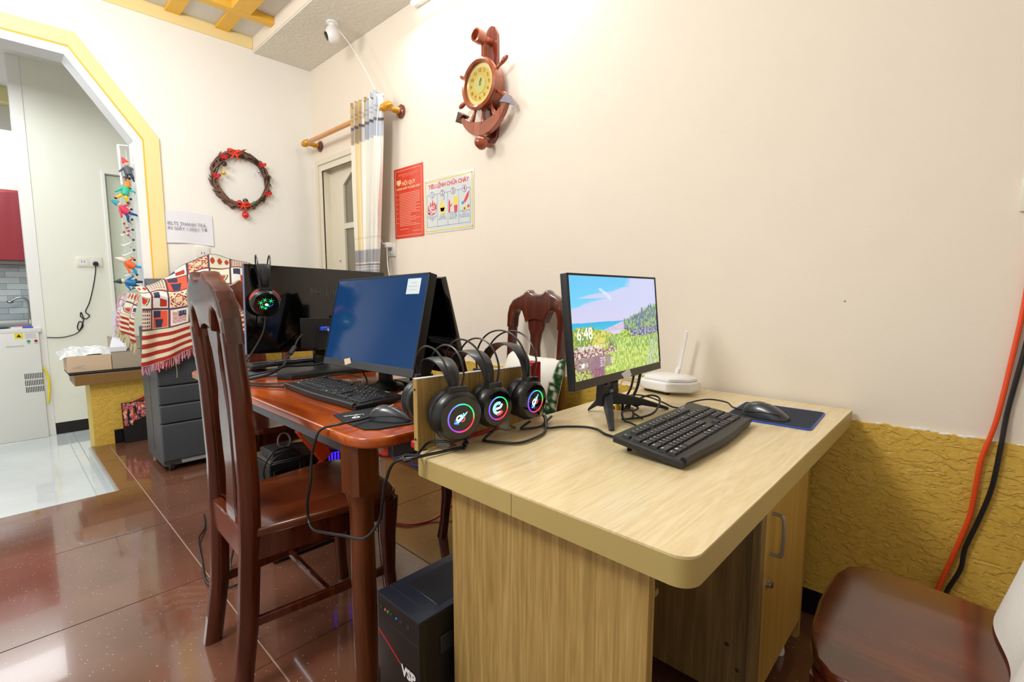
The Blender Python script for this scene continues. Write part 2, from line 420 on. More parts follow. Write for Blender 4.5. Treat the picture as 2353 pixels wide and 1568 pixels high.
# left wall with the faceted archway
OJ, OT, CHY, CHZ = -1.225, 2.600, -1.540, 2.150      # jamb, top, chamfer
OL = -3.35
b = B()
b.box(-.15, 0, OJ, 0, -.02, 3.4)
b.prism([(OJ, CHZ), (OJ, 3.4), (OL, 3.4), (OL, CHZ), (OL-0+.30, OT), (CHY, OT)], 'x', -.15, 0)
b.box(-.15, 0, YB, OL, -.3, 3.4)
struct('wall_left', b, M['cream_left'])
def arch_band(o0, o1, x0, x1, m, nm, zb=0):
    """band around the opening between offsets o0 (inner) and o1 (outer)"""
    def pts(o):
        k = o*math.tan(math.radians(28)); k2 = o*math.tan(math.radians(17))
        return [(OJ+o, zb), (OJ+o, CHZ+k2), (CHY+k*.75, OT+o), (OL+.30-k*.75, OT+o), (OL-o, CHZ+k2), (OL-o, LZ)]
    a, c = pts(o0), pts(o1); q = B()
    for i in range(5):
        q.prism([a[i], a[i+1], c[i+1], c[i]], 'x', x0, x1)
    return struct(nm, q, m)
arch_band(.050, .135, -.001, .018, M['yellow_trim'], 'trim_3')
arch_band(.042, .052, -.001, .012, M['yellow_deep'], 'trim_4')
arch_band(-.004, .043, -.001, .007, M['white_paint'], 'trim_5')
arch_band(-.006, .001, -.152, .006, M['cool_white'], 'trim_6')
b = B(); b.prism([(OJ+.14, 0.09), (-.002, .09), (-.002, .733), (OJ+.14, .733)], 'x', .0005, .010); struct('trim_7', b, M['plaster'])
b = B()
for k in range(2): b.box(.0005, .016, OJ+.14+.55*k, OJ+.14+.55*k+.548, 0, .092, .002, 1)
struct('baseboard_left', b, M['black_tile'])

# ceilings
b = B(); b.box(-.15, XE, YB, 0.0, HC, HC+.1); struct('ceiling', b, M['ceiling_grey'])
b = B(); b.box(0, XE, -.440, 0, 2.962, HC); bm_ = struct('ceiling_beam', b, M['rough_plaster'])
b = B(); b.box(.001, XE, -.444, -.4405, 2.975, HC); struct('trim_8', b, M['cream'])
b = B(); b.box(0, .014, -1.6, -.445, 2.985, HC, .003, 1); struct('trim_9', b, M['yellow_trim'])
b = B()
for y in (-.655, -.96, -1.3, -1.64): b.box(.014, .36, y-.045, y+.045, HC-.022, HC, .003, 1)
b.box(.36, .43, -4.5, -.445, HC-.05, HC, .003, 1); b.box(.43, 1.35, -.72, -.60, HC-.05, HC, .003, 1)
struct('trim_10', b, M['yellow_deep'])
b = B(); b.box(-4.2, -.15, YB, 1.5, HC, HC+.1); struct('ceiling_passage', b, M['white_paint'])
b = B(); b.box(XE, XE+.15, YB, 0, 0, 3.4); struct('wall_far_right', b, M['cream'])
b = B(); b.box(-4.2, 1.6, YB-.15, YB, -.3, 3.4); b.box(5.6, XE, YB-.15, YB, 0, 3.4); b.box(1.6, 5.6, YB-.15, YB, 2.7, 3.4); struct('wall_back', b, M['cream'])

# passage and kitchen behind the archway
b = B(); b.box(-1.80, -1.70, -1.655, -1.19, -.12, HC); b.box(-1.80, -1.70, -1.19, -.35, 2.215, HC); b.box(-1.80, -1.70, -.35, 1.5, -.12, HC)
struct('wall_passage', b, mat('pale_green_wall', '#f2f3e6', .6, var=.05))
b = B(); b.box(-1.714, -1.6995, -1.655, -1.19, LZ, -.015, .001, 1); struct('baseboard_passage', b, M['black_tile'])
b = B(); b.box(-1.86, -1.695, -1.735, -1.6555, LZ, HC, .003, 1); struct('trim_11', b, M['white_paint'])
b = B(); b.prism([(-1.19, LZ), (-1.165, LZ), (-1.165, 2.215), (-.35, 2.215), (-.35, 2.24), (-1.19, 2.24)], 'x', -1.707, -1.693, .002, 1); struct('trim_12', b, M['white_paint'])
b = B(); b.box(-1.79, -1.755, -1.16, -.36, LZ, 2.21)
d2 = struct('door_2', b, mat('pale_green_door', '#dfe7d6', .35, var=.05))
for y0, y1, z0, z1 in ((-1.06, -.80, 1.15, 2.06), (-.72, -.46, 1.15, 2.06), (-1.06, -.80, .05, .98), (-.72, -.46, .05, .98)):
    q = B(); q.box(-1.757, -1.744, y0, y1, z0, z1, .006, 2); struct('door_panel', q, mat('pale_green_panel', '#e3ead6', .35, var=.05), d2)
b = B(); b.box(-4.3, -4.2, YB, 1.5, -.3, 3.4); b.box(-4.2, XE, .2, .3, -.3, 0) if False else None
struct('wall_kitchen', b, M['cool_white'])
b = B(); b.box(-2.83, -2.80, -4.0, -1.2, .86, 1.40)
ks = struct('wall_backsplash', b, mat('tile_grout_blue', '#b9c6cc', .5))
tm = [mat('backsplash_tile_%s' % n, c, .15, var=.1) for n, c in (('pale', '#cdd9de'), ('mid', '#bccad1'), ('light', '#d8e2e6'))]
rnd = random.Random(4)
for r in range(9):
    for k in range(7):
        y0 = -2.75+.20*k+(.1 if r % 2 else 0)
        q = B(); q.box(-2.801, -2.793, y0+.002, y0+.198, .862+.06*r+.002, .862+.06*r+.058, .001, 1); struct('wall_tile', q, tm[rnd.randrange(3)], ks)
b = B(); b.box(-2.86, -2.80, -4.0, -1.2, 1.40, HC); b.box(-2.86, -2.80, -4.0, -1.2, -.12, .86); struct('wall_kitchen_upper', b, M['white_paint'])
b = B(); b.box(-2.80, -2.66, -4.0, -1.645, 2.93, HC, .004, 1); struct('trim_13', b, mat('pale_yellow_beam', '#f4ecae', .5))
cab = thing('wall_cabinet', 'dark red wall cabinet over the kitchen sink, seen through the archway', 'cabinet', (-2.62, -2.2, 1.43))
b = B(); b.box(-2.79, -2.56, -3.0, -1.66, 1.44, 2.10, .003, 1); part('body', b, mat('dark_red_side', '#7c1b2b', .25), cab)
for y0, y1 in ((-2.08, -1.664), (-2.50, -2.084), (-2.92, -2.504)):
    q = B(); q.box(-2.56, -2.542, y0, y1-.003, 1.442, 2.075, .002, 1); part('door', q, mat('glossy_red_door', '#a3303f', .12, coat=.6), cab)
b = B(); b.box(-2.80, -2.55, -3.0, -1.655, 2.075, 2.10, .002, 1); part('top_rail', b, mat('bright_red_rail', '#c02a35', .2), cab)
b = B(); b.tube([(-2.70, -2.5, 1.40), (-2.70, -1.70, 1.40)], .006); b.cyl((-2.70, -1.74, 1.40), (-2.70, -1.74, 1.44), .004); part('towel_rail', b, M['metal'], cab)
ct = thing('kitchen_counter', 'pale grey kitchen counter with a worktop below the red wall cabinet', 'counter', (-2.5, -2.3, LZ))
b = B(); b.box(-2.79, -2.35, -3.4, -1.62, .80, .835, .004, 2); part('worktop', b, mat('grey_worktop', '#7f8c92', .15), ct)
b = B(); b.box(-2.79, -2.38, -3.4, -1.64, LZ, .80); part('body', b, M['cool_white'], ct)
fa = thing('tap', 'curved chrome kitchen tap rising beside the red cabinet, seen through the archway', 'tap', (-2.6, -1.76, .835))
b = B(); b.tube([(-2.60, -1.715, .835), (-2.60, -1.715, 1.02), (-2.60, -1.735, 1.075), (-2.60, -1.78, 1.085), (-2.60, -1.83, 1.055)], .010); part('spout', b, M['metal'], fa)
b = B(); b.cyl((-2.6, -1.715, .835), (-2.6, -1.715, .87), .02, .014); part('base', b, M['metal'], fa); b = B(); b.ball((-2.60, -1.84, 1.045), .018, (1, 1.5, .8)); part('nozzle', b, M['metal'], fa)

# ================================================================== DOOR IN THE RIGHT WALL, CURTAIN
d1 = None
b = B()
M['door_white'] = mat('door_white', '#e9e2cd', .4, var=.04)
M['glass_dark'] = mat('smoked_glass', '#77705a', .06, spec=.8, coat=.5)
b.box(.276, .875, .05, .09, .02, .30)            # bottom rail
b.box(.276, .395, .05, .09, .30, 2.145); b.box(.760, .875, .05, .09, .30, 2.145)
b.prism([(.395, 2.145), (.760, 2.145), (.760, 2.0), (.63, 2.075), (.577, 2.085), (.52, 2.075), (.395, 2.0)], 'y', .05, .09)
for x in (.577,): b.box(x-.022, x+.017, .052, .088, .30, 2.10)
for z in (1.675, 1.20, .74): b.box(.395, .760, .052, .088, z-.022, z+.022)
d1 = struct('door_1', b, M['door_white'])
for x0, x1 in ((.395, .555), (.599, .760)):
    for z0, z1 in ((.30, .718), (.762, 1.178), (1.222, 1.653), (1.697, 2.09)):
        q = B(); q.box(x0, x1, .066, .072, z0, z1); struct('pane', q, M['glass_dark'], d1)
q = B(); q.cyl((.315, .05, 1.40), (.315, .042, 1.40), .008); q.ball((.315, .045, 1.40), .004); struct('keyhole', q, M['metal'], d1)
q = B(); q.ball((.70, .03, 1.37), .022, (1, .8, 1.1)); q.cyl((.70, .05, 1.37), (.70, .03, 1.37), .010); struct('door_knob', q, M['rod_wood'], d1)
def casing(o0, o1, y0, nm):
    q = B(); x0, x1, zt = .150, .890, 2.150
    q.prism([(x0-o1, 0), (x0-o0, 0), (x0-o0, zt+o0), (x1+o0, zt+o0), (x1+o0, 0), (x1+o1, 0), (x1+o1, zt+o1), (x0-o1, zt+o1)], 'y', y0, -.0005, .003, 2)
    return struct(nm, q, M['door_white'])
casing(-.02, .075, -.014, 'trim_14'); casing(.030, .072, -.028, 'trim_15'); casing(-.02, .012, -.022, 'trim_16')
b = B(); b.box(.136, .17, .0, .1, 0, 2.149); b.box(.872, .899, .0, .1, 0, 2.149); b.box(.136, .899, .0, .1, 2.145, 2.149); b.box(.17, .276, .055, .1, 0, 2.149)
struct('trim_17', b, M['door_white'])
b = B(); b.box(.136, .899, .15, .19, -.02, 2.149); struct('trim_18', b, mat('room_beyond_door', '#6b6451', .9))

rod = thing('curtain_rod', 'pale wooden curtain rod with gold brackets above the white door', 'curtain rod', (.7, -.12, 2.338))
b = B(); b.cyl((.145, -.12, 2.338), (1.29, -.12, 2.338), .017, seg=20); part('rod', b, M['rod_wood'], rod)
for x in (.12, 1.285):
    b = B(); b.lathe([(.040, 0), (.045, .004), (.044, .012), (.030, .020), (.028, .024)], (x+.02, -.001, 2.335), (0, -1, 0)); part('rosette', b, M['clock_back'], rod)
    b = B(); b.lathe([(.020, .02), (.024, .03), (.016, .045), (.022, .055), (.015, .07), (.018, .10), (.022, .115), (.010, .125)], (x+.02, -.001, 2.335), (0, -1, 0))
    sgn = -1 if x < .5 else 1
    b.lathe([(.012, -.045), (.026, -.03), (.018, -.015), (.028, 0), (.022, .018), (.027, .03), (.016, .045), (.019, .055), (.006, .07)], (x+.02, -.12, 2.338), (sgn, 0, 0), 16)
    part('bracket', b, M['gold'], rod)

def curtain_col(u, v):
    z = 2.44-v*1.44; f = math.sin(u*41+1.3*math.sin(v*5))
    strip = 1 if (.20 < u < .27 or .44 < u < .52 or .70 < u < .78 or u > .93) else (0 if u < .60 else 2)  # tan left part, blue-grey right part: light effect put into the cloth colour
    base = (.965, .94, .86) if strip != 1 else (.975, .965, .94)
    if strip == 0: base = (.965, .895, .72) if int(u*26) % 3 else (.95, .93, .86)
    if strip == 2: base = (.94, .925, .87)
    if z > 2.285:
        c = (.80, .70, .52) if strip == 0 else ((.93, .93, .93) if strip == 1 else (.72, .76, .80))
        if abs((z*1000) % 26-13) < 3 and z < 2.39: c = tuple(a*.85 for a in c)
        return c
    if z > 2.262: return (.40, .38, .42)
    if z > 2.165: return (.70, .62, .50) if strip == 0 else ((.82, .84, .88) if strip == 1 else (.66, .70, .75))
    if 1.435 > z > 1.352: return (.66, .65, .66) if strip != 1 else (.76, .76, .78)
    if 1.352 > z > 1.338 and int(z*300) % 2: return (.42, .42, .55)
    if z < 1.338: return (.88, .87, .84) if int(z*90) % 2 else (.70, .70, .72)
    if abs(math.sin(z*31)) < .06: return tuple(a*.93 for a in base)
    return base
cu = thing('curtain', 'striped cream and grey curtain gathered at the right end of the rod', 'curtain', (1.05, -.12, 1.0))
rows = []
NR, NC = 150, 150
for i in range(NR):
    v = i/(NR-1); z = 2.44-v*1.44
    wd = .395-.135*min(1, max(0, (v-.15)/.75))**1.3; xc = 1.078-.055*v
    row = []
    for j in range(NC):
        u = j/(NC-1); a = .026*(1-.35*v)
        ph = u*2*PI*6.5+.5*math.sin(v*4+u*5)
        top = .012*math.sin(u*39) if i == 0 else 0
        row.append((xc+(u-.5)*wd+.004*math.sin(ph*2), -.135+a*math.sin(ph)-.006*math.sin(ph*2.3+v*3), z+top+(.012 if i < 3 else 0)*math.sin(u*30)))
    rows.append(row)
painted('cloth', rows, curtain_col, print_mat('curtain_print_and_light', .8), cu)

# ================================================================== CLOCK
CX_, CZ_ = 2.168, 2.246
ck = thing('wall_clock', "anchor and ship's wheel shaped wooden wall clock with a gold dial", 'clock', (CX_, 0, CZ_))
b = B()
pl = [(-.049, 1.955), (-.047, 2.02), (-.049, 2.50), (-.040, 2.54), (-.018, 2.562), (.018, 2.568), (.042, 2.545), (.050, 2.50), (.052, 2.30), (.050, 2.10), (.052, 2.03), (.036, 1.985), (0, 1.962)]
pl = [(CX_+x, z) for x, z in [(-.05, 2.03), (-.05, 2.50), (-.044, 2.535), (-.022, 2.562), (.005, 2.566), (.032, 2.552), (.050, 2.51), (.050, 2.03), (.040, 1.99), (.018, 1.965), (-.018, 1.965), (-.040, 1.99)]]
b.prism(pl, 'y', -.018, -.001, .003, 2); part('back_plate', b, M['clock_back'], ck)
b = B(); b.lathe([(.108, .02), (.110, .07), (.114, .075), (.128, .088), (.132, .100), (.130, .112), (.118, .120), (.108, .114), (.104, .100)], (CX_, 0, CZ_), (0, -1, 0), 48, cap=False)
part('dial_rim', b, M['clock_wood'], ck)
b = B(); b.cyl((CX_, -.090, CZ_), (CX_, -.098, CZ_), .106, seg=40)
dial = part('dial', b, mat('brushed_gold', '#d8bd62', .3, metal=.55, var=.15, vscale=20), ck)
b = B(); b.lathe([(.105, .096), (.105, .0985), (.086, .0985), (.086, .096)], (CX_, 0, CZ_), (0, -1, 0), 48, cap=False); part('dial_ring', b, mat('pale_gold', '#e9dc9a', .25, metal=.6), dial)
b = B(); b.cyl((CX_, -.0975, CZ_), (CX_, -.0995, CZ_), .045, seg=36); part('dial_centre', b, mat('green_gold', '#c3c87e', .3, metal=.5), dial)
M['numeral'] = mat('dial_numerals', '#5b5638', .5)
FR = lambda x, z, y=-.101: frame((x, y, z), (1, 0, 0), (0, 0, 1))
b = B()
for k in range(1, 13):
    a = PI/2-k*PI/6; t = text_bm(str(k), .024); put(t, FR(CX_+.069*math.cos(a), CZ_+.069*math.sin(a))); part('numeral', t, M['numeral'], dial, smooth=False)
for a, l, w_ in ((1.15, .032, .004), (1.05, .026, .003)):
    q = B(); q.box(-.006, l, -w_/2, w_/2, 0, .001); q.xf(FR(CX_, CZ_, -.1035) @ Matrix.Rotation(a, 4, 'Z')); part('hand', q, M['clock_wood'], dial)
q = B(); q.cyl((CX_, -.099, CZ_), (CX_, -.106, CZ_), .005); part('hub', q, M['metal'], dial)
for k in range(7):
    a = math.radians([28, -28, -62, -90, -118, 200, 152][k]); q = B()
    q.lathe([(.008, .098), (.009, .125), (.007, .135), (.008, .145), (.012, .168), (.013, .185), (.010, .200), (.003, .207)], (CX_, -.075, CZ_), (math.cos(a), 0, math.sin(a)), 12)
    part('spoke', q, M['clock_wood'], ck)
q = B(); q.cyl((CX_, -.075, CZ_+.12), (CX_, -.075, CZ_+.215), .010, .008); part('stem', q, M['clock_wood'], ck)
q = B(); q.lathe([(.018, .018), (.018, .06), (.030, .07), (.037, .085), (.037, .105), (.034, .128), (.026, .13), (.022, .118), (.016, .105), (0, .104)], (CX_, 0, CZ_+.237), (0, -1, 0), 28); part('top_ring', q, M['clock_wood'], ck)
q = B(); q.lathe([(.016, .018), (.016, .07), (.036, .078), (.038, .09), (.034, .10), (.026, .118), (.012, .130), (0, .133)], (CX_, 0, 1.950), (0, -1, 0), 28); part('bottom_knob', q, M['clock_wood'], ck)
# anchor crescent
o_, i_ = [], []
for k in range(17):
    t = k/16; a = math.radians(206+t*128)
    o_.append((CX_+.2*math.cos(a)*1.0, 2.215+.225*math.sin(a))); wdt = .058*math.sin(PI*t)**.7+.014
    i_.append((CX_+(.2-wdt)*math.cos(a), 2.215+(.225-wdt)*math.sin(a)))
q = B(); q.prism(o_+i_[::-1], 'y', -.085, -.055, .002, 1); part('anchor', q, M['clock_wood'], ck)
for s_ in (-1, 1):
    a = math.radians(206 if s_ < 0 else 334); px, pz = CX_+.193*math.cos(a), 2.215+.218*math.sin(a)
    q = B(); q.prism([(px-.034, pz-.018 if s_ < 0 else pz+.006), (px+.034, pz+.006 if s_ < 0 else pz-.018), (px+s_*.010, pz+.034)], 'y', -.095, -.045, .001, 1)
    part('fluke', q, mat('fluke_%s' % ('dark' if s_ < 0 else 'pale'), '#5c3a2c' if s_ < 0 else '#8d8596', .3), ck)

# ================================================================== POSTERS
def rect_grid(x0, x1, z0, z1, y, nx, nz): return [[(x0+(x1-x0)*j/(nx-1), y, z1-(z1-z0)*i/(nz-1)) for j in range(nx)] for i in range(nz)]
p1 = thing('safety_poster', 'red fire safety rules poster with pale lettering beside the curtain', 'poster', (1.364, 0, 1.522))
X0, X1, Z0, Z1 = 1.200, 1.528, 1.512, 1.975
q = B(); q.box(X0, X1, -.003, -.0006, Z0, Z1); part('sheet', q, mat('red_sheet', '#e2402a', .18, coat=.5, var=.06), p1)
M['pale_print'] = mat('pale_print', '#f6b79a', .4); M['yellow_print'] = mat('yellow_print', '#ffd9a6', .4)
q = B()
for a, c, d, e in ((X0+.016, X1-.016, Z1-.019, Z1-.016), (X0+.016, X1-.016, Z0+.016, Z0+.019)): q.box(a, c, -.0036, -.003, d, e)
for a in (X0+.016, X1-.019): q.box(a, a+.003, -.0036, -.003, Z0+.016, Z1-.016)
part('border', q, M['pale_print'], p1, smooth=False)
PT = lambda x, z: frame((x, -.0038, z), (1, 0, 0), (0, 0, 1))
xc = (X0+X1)/2
put(t := text_bm('NỘI QUY', .036, bold=.0008), PT(xc+.005, Z1-.105)); part('lettering', t, M['yellow_print'], p1, smooth=False)
put(t := text_bm('PHÒNG CHÁY VÀ CHỮA CHÁY', .0190, bold=.0006), PT(xc, Z1-.137)); part('lettering', t, M['yellow_print'], p1, smooth=False)
put(t := text_bm('CỘNG HÒA XÃ HỘI CHỦ NGHĨA VIỆT NAM\nĐộc lập - Tự do - Hạnh phúc', .011), PT(xc, Z1-.052)); part('lettering', t, M['pale_print'], p1, smooth=False)
q = B(); q.prism([(X0+.03, Z1-.10), (X0+.032, Z1-.077), (X0+.08, Z1-.077), (X0+.082, Z1-.10), (X0+.056, Z1-.115)], 'y', -.0036, -.003); part('emblem', q, M['yellow_print'], p1, smooth=False)
q = B(); rnd = random.Random(2); z = Z1-.170; k = 0
while z > Z0+.075:
    ln = rnd.choice((1, 1, 1, .55, .8)); q.box(X0+.058, X0+.058+.235*ln, -.0036, -.003, z-.0016, z+.0016)
    if k % 3 == 0: q.box(X0+.026, X0+.044, -.0036, -.003, z-.002, z+.002)
    z -= .0105; k += 1
q.box(X0+.058, X0+.16, -.0036, -.003, Z0+.058, Z0+.061); q.box(X0+.20, X1-.03, -.0036, -.003, Z0+.040, Z0+.043)
o = part('text_lines', q, M['pale_print'], p1, smooth=False); o['kind'] = 'stuff'

p2 = thing('fire_drill_chart', 'white fire fighting chart with four numbered steps and yellow border', 'poster', (1.775, 0, 1.53))
X0, X1, Z0, Z1 = 1.540, 2.010, 1.520, 1.855
q = B(); q.box(X0, X1, -.003, -.0006, Z0, Z1); part('sheet', q, mat('chart_sheet', '#dfe3e2', .14, coat=.7, var=.04), p2)
M['sky_print'] = mat('blue_print', '#5b9cc4', .4); M['red_print'] = mat('red_print', '#e0454f', .4); M['yel_print'] = mat('yellow_border', '#f3d84e', .4)
q = B(); z = .0036
for a, c, d, e in ((X0+.012, X1-.012, Z1-.018, Z1-.012), (X0+.012, X1-.012, Z0+.012, Z0+.018), (X0+.010, X0+.016, Z0+.012, Z1-.012), (X1-.018, X1-.010, Z0+.012, Z1-.012)): q.box(a, c, -z, -.003, d, e)
part('border', q, M['yel_print'], p2, smooth=False)
put(t := text_bm('TIÊU LỆNH CHỮA CHÁY', .0345, bold=.0008), PT((X0+X1)/2, Z1-.050)); part('lettering', t, M['red_print'], p2, smooth=False)
ft, fb = Z1-.098, Z0+.040; q = B()
xs = [X0+.028+k*(.410/4) for k in range(5)]
for x in xs: q.box(x-.0012, x+.0012, -z, -.003, fb, ft)
for zz in (ft, fb): q.box(xs[0], xs[-1], -z, -.003, zz-.0012, zz+.0012)
part('frame_lines', q, M['sky_print'], p2, smooth=False)
for k in range(4):
    x = (xs[k]+xs[k+1])/2
    q = B(); q.lathe([(.020, .0034), (.020, .0046), (.0165, .0046), (.0165, .0034)], (x, 0, ft), (0, -1, 0), 28, cap=False); part('number_ring', q, M['sky_print'], p2)
    q = B(); q.cyl((x, -.003, ft), (x, -.0040, ft), .0165, seg=24); part('number_disc', q, M['paper'], p2)
    put(t := text_bm(str(k+1), .034, bold=.0012), frame((x, -.0048, ft), (1, 0, 0), (0, 0, 1))); part('lettering', t, M['red_print'], p2, smooth=False)
caps = ['KHI XẢY RA CHÁY\nBÁO ĐỘNG\nGẤP', 'CẮT CẦU\nDAO ĐIỆN\nNƠI XẢY CHÁY', 'DÙNG BÌNH\nCHỮA CHÁY\nCÁT VÀ NƯỚC\nĐỂ DẬP TẮT', 'GỌI ĐIỆN THOẠI\nSỐ 114\nĐỘI CHỮA CHÁY\nCHUYÊN NGHIỆP']
for k in range(4):
    put(t := text_bm(caps[k], .0115), PT((xs[k]+xs[k+1])/2, fb+.052)); part('lettering', t, M['sky_print'], p2, smooth=False)
def icon(pts, x, zc, m, nm, s_=1): q = B(); q.prism([(x+a*s_, zc+c*s_) for a, c in pts], 'y', -.0037, -.003); return part(nm, q, m, p2, smooth=False)
zi = ft-.075
x = (xs[0]+xs[1])/2
icon([(-.045, -.02), (-.038, .015), (-.028, .0), (-.018, .035), (-.006, .01), (.006, .048), (.014, .012), (.026, .032), (.032, .005), (.043, .022), (.044, -.035), (.02, -.045), (-.01, -.05), (-.03, -.045)], x, zi, M['red_print'], 'flame_icon')
put(t := text_bm('BÁO\nĐỘNG', .028, bold=.0014), frame((x, -.0045, zi-.018), (1, 0, .1), (-.1, 0, 1))); part('lettering', t, M['paper'], p2, smooth=False)
x = (xs[1]+xs[2])/2
icon([(-.030, -.03), (-.020, .01), (-.008, .045), (.0, .04), (-.004, .0), (.02, .0), (.03, -.02), (.02, -.05), (.0, -.055)], x, zi, M['yel_print'], 'hand_icon')
icon([(-.024, -.014), (.022, -.014), (.012, -.036), (-.014, -.036)], x, zi, M['red_print'], 'switch_icon')
icon([(.012, .03), (.018, .055), (.022, .055), (.018, .03)], x, zi, M['sky_print'], 'wire_icon')
x = (xs[2]+xs[3])/2
icon([(-.044, -.05), (-.044, .012), (-.036, .03), (-.03, .012), (-.03, -.05)], x, zi, M['red_print'], 'extinguisher_icon')
icon([(-.03, -.01), (-.014, .004), (-.012, -.006), (-.03, -.02)], x, zi, M['red_print'], 'extinguisher_icon')
icon([(-.004, .0), (.01, .035), (.032, .045), (.044, .02), (.03, -.008), (.01, -.012)], x, zi, M['yel_print'], 'sand_icon')
icon([(.006, -.012), (.040, -.012), (.034, -.055), (.012, -.055)], x, zi, M['red_print'], 'bucket_icon')
x = (xs[3]+xs[4])/2
icon([(-.008, -.004), (.02, .035), (.044, .055), (.036, .02), (.008, -.012)], x, zi+.005, M['red_print'], 'handset_icon')
icon([(-.03, -.008), (-.01, .0), (.0, -.016), (-.022, -.02)], x, zi+.005, M['sky_print'], 'truck_icon')
icon([(-.012, -.03), (.014, -.024), (.018, -.052), (-.010, -.056)], x, zi, M['yel_print'], 'truck_icon')
icon([(.022, -.028), (.040, -.018), (.044, -.034), (.03, -.04)], x, zi, M['red_print'], 'truck_icon')
q = B(); q.cyl((x, -.003, zi-.04), (x, -.0042, zi-.04), .006); part('wheel_icon', q, M['clock_back'], p2)

# IELTS sheet, sockets, camera, adapters
ps = thing('printing_price_sign', 'white paper sign with two lines of capitals beside the yellow arch trim', 'sign', (0, -.95, 1.48))
q = B(); rows = [[(.007+.005*math.sin(j*.5)*(i/8), -1.098+.305*j/14, 1.712-.222*i/8+.006*math.sin(j*.3)) for j in range(15)] for i in range(9)]
q.sheet(rows, .0006); part('sheet', q, M['paper'], ps)
fr = frame((.0065, -.95, 1.628), (0, 1, 0), (0, 0, 1)) @ Matrix.Diagonal((.92, 1, 1, 1))
put(t := text_bm('IELTS THANH TRÀ\nIN GIẤY 1.000/1 TỜ', .0335, align='LEFT'), frame((.0150, -1.076, 1.612), (0, 1, -.0), (0, 0, 1)) @ Matrix.Diagonal((.86, 1, 1, 1)))
part('lettering', t, mat('faded_ink', '#8a8a96', .6), ps, smooth=False)
def socket(name, loc, ax, n, label, holes=True):
    """plate on a wall; ax='x' or 'y' is the wall's normal"""
    s_ = thing(name, label, 'socket', loc)
    m = frame(loc, (0, 1, 0), (0, 0, 1)) if ax == 'x' else frame(loc, (1, 0, 0), (0, 0, 1))
    q = B(); q.box(-.045*n, .045*n, -.045, .045, 0, .010, .004, 2); q.xf(m); part('plate', q, mat('ivory_plastic', '#ece9d8', .35), s_)
    for k in range(n):
        q = B(); q.box(-.045*n+.09*k+.012, -.045*n+.09*k+.078, -.030, .030, .009, .012, .001, 1); q.xf(m); part('insert', q, M['white_plastic'], s_)
        q = B()
        for a in (-.009, .009): q.box(-.045*n+.09*k+.045+a-.002, -.045*n+.09*k+.045+a+.002, -.008, .008, .0115, .0124)
        q.xf(m); part('slots', q, M['black_plastic'], s_, smooth=False)['kind'] = 'stuff'
    return s_
socket('wall_socket', (.001, -.868, 1.43), 'x', 1, 'white wall socket just above the patchwork blanket')
socket('double_wall_socket', (-1.699, -1.325, 1.412), 'x', 2, 'ivory double wall socket in the passage with a black plug')
socket('wall_socket', (1.155, -.001, 1.44), 'y', 1, 'white wall socket behind the curtain edge with a charger')
socket('light_switch', (4.272, -.001, 1.425), 'y', 1, 'white switch plate at the right edge of the clock wall')
wc = thing('security_camera', 'small white security camera with a dark lens under the ceiling beam', 'camera', (.86, -.235, 2.96))
b = B(); b.lathe([(.040, 0), (.040, .010), (.022, .016), (.018, .026)], (.86, -.235, 2.961), (0, 0, -1)); part('mount', b, M['white_plastic'], wc)
b = B(); b.ball((.86, -.235, 2.885), .052, (.92, .92, 1.12)); part('housing', b, M['white_plastic'], wc)
b = B(); dv = Vector((-.42, -.78, -.45)).normalized(); c0 = Vector((.86, -.235, 2.885))+dv*.036; b.lathe([(.030, 0), (.029, .010), (.022, .016), (0, .018)], c0, dv); part('lens', b, M['black_gloss'], wc)
cb = B(); cb.tube([(.905, -.21, 2.90), (1.00, -.18, 2.78), (1.16, -.15, 2.55), (1.262, -.145, 2.38), (1.285, -.165, 2.31), (1.272, -.17, 2.22), (1.268, -.17, 2.10), (1.262, -.168, 1.9), (1.22, -.15, 1.65), (1.17, -.10, 1.50), (1.165, -.06, 1.475)], .0028, n=8)
tag(part('camera_cable', cb, M['cable_white']), 'thin white cable from the security camera down past the curtain to the socket', 'cable')
ch = thing('charger', 'white plug-in charger with a hanging cable beside the curtain bottom', 'charger', (1.15, -.03, 1.46))
q = B(); q.box(1.125, 1.18, -.062, -.011, 1.455, 1.49, .006, 2); part('body', q, M['white_plastic'], ch)
q = B(); q.tube([(1.13, -.06, 1.47), (1.06, -.08, 1.45), (1.035, -.09, 1.38), (1.04, -.10, 1.28), (1.02, -.10, 1.18), (1.03, -.1, 1.0)], .003); part('cord', q, M['cable_white'], ch)
q = B(); q.tube([(1.172, -.055, 1.455), (1.18, -.06, 1.38), (1.20, -.07, 1.32), (1.215, -.07, 1.26), (1.25, -.08, 1.2), (1.26, -.08, .98)], .003); part('cord', q, M['cable_white'], ch)
tb = thing('tube_lamp', 'white tube lamp fixed high on the clock wall', 'lamp', (2.15, 0, 2.92))
b = B(); b.box(1.50, 2.80, -.045, -.001, 2.903, 2.935, .004, 1); part('housing', b, M['white_plastic'], tb)
b = B(); b.cyl((1.53, -.06, 2.90), (2.77, -.06, 2.90), .014); part('tube', b, mat('lit_tube', '#ffffff', .4, emit='#fffaf0', es=3), tb)
q = B(); q.ball((3.84, -.002, 1.13), .003, (1, .5, 1)); tag(part('nail', q, M['metal']), 'tiny nail in the bare wall above the mouse pad', 'nail')

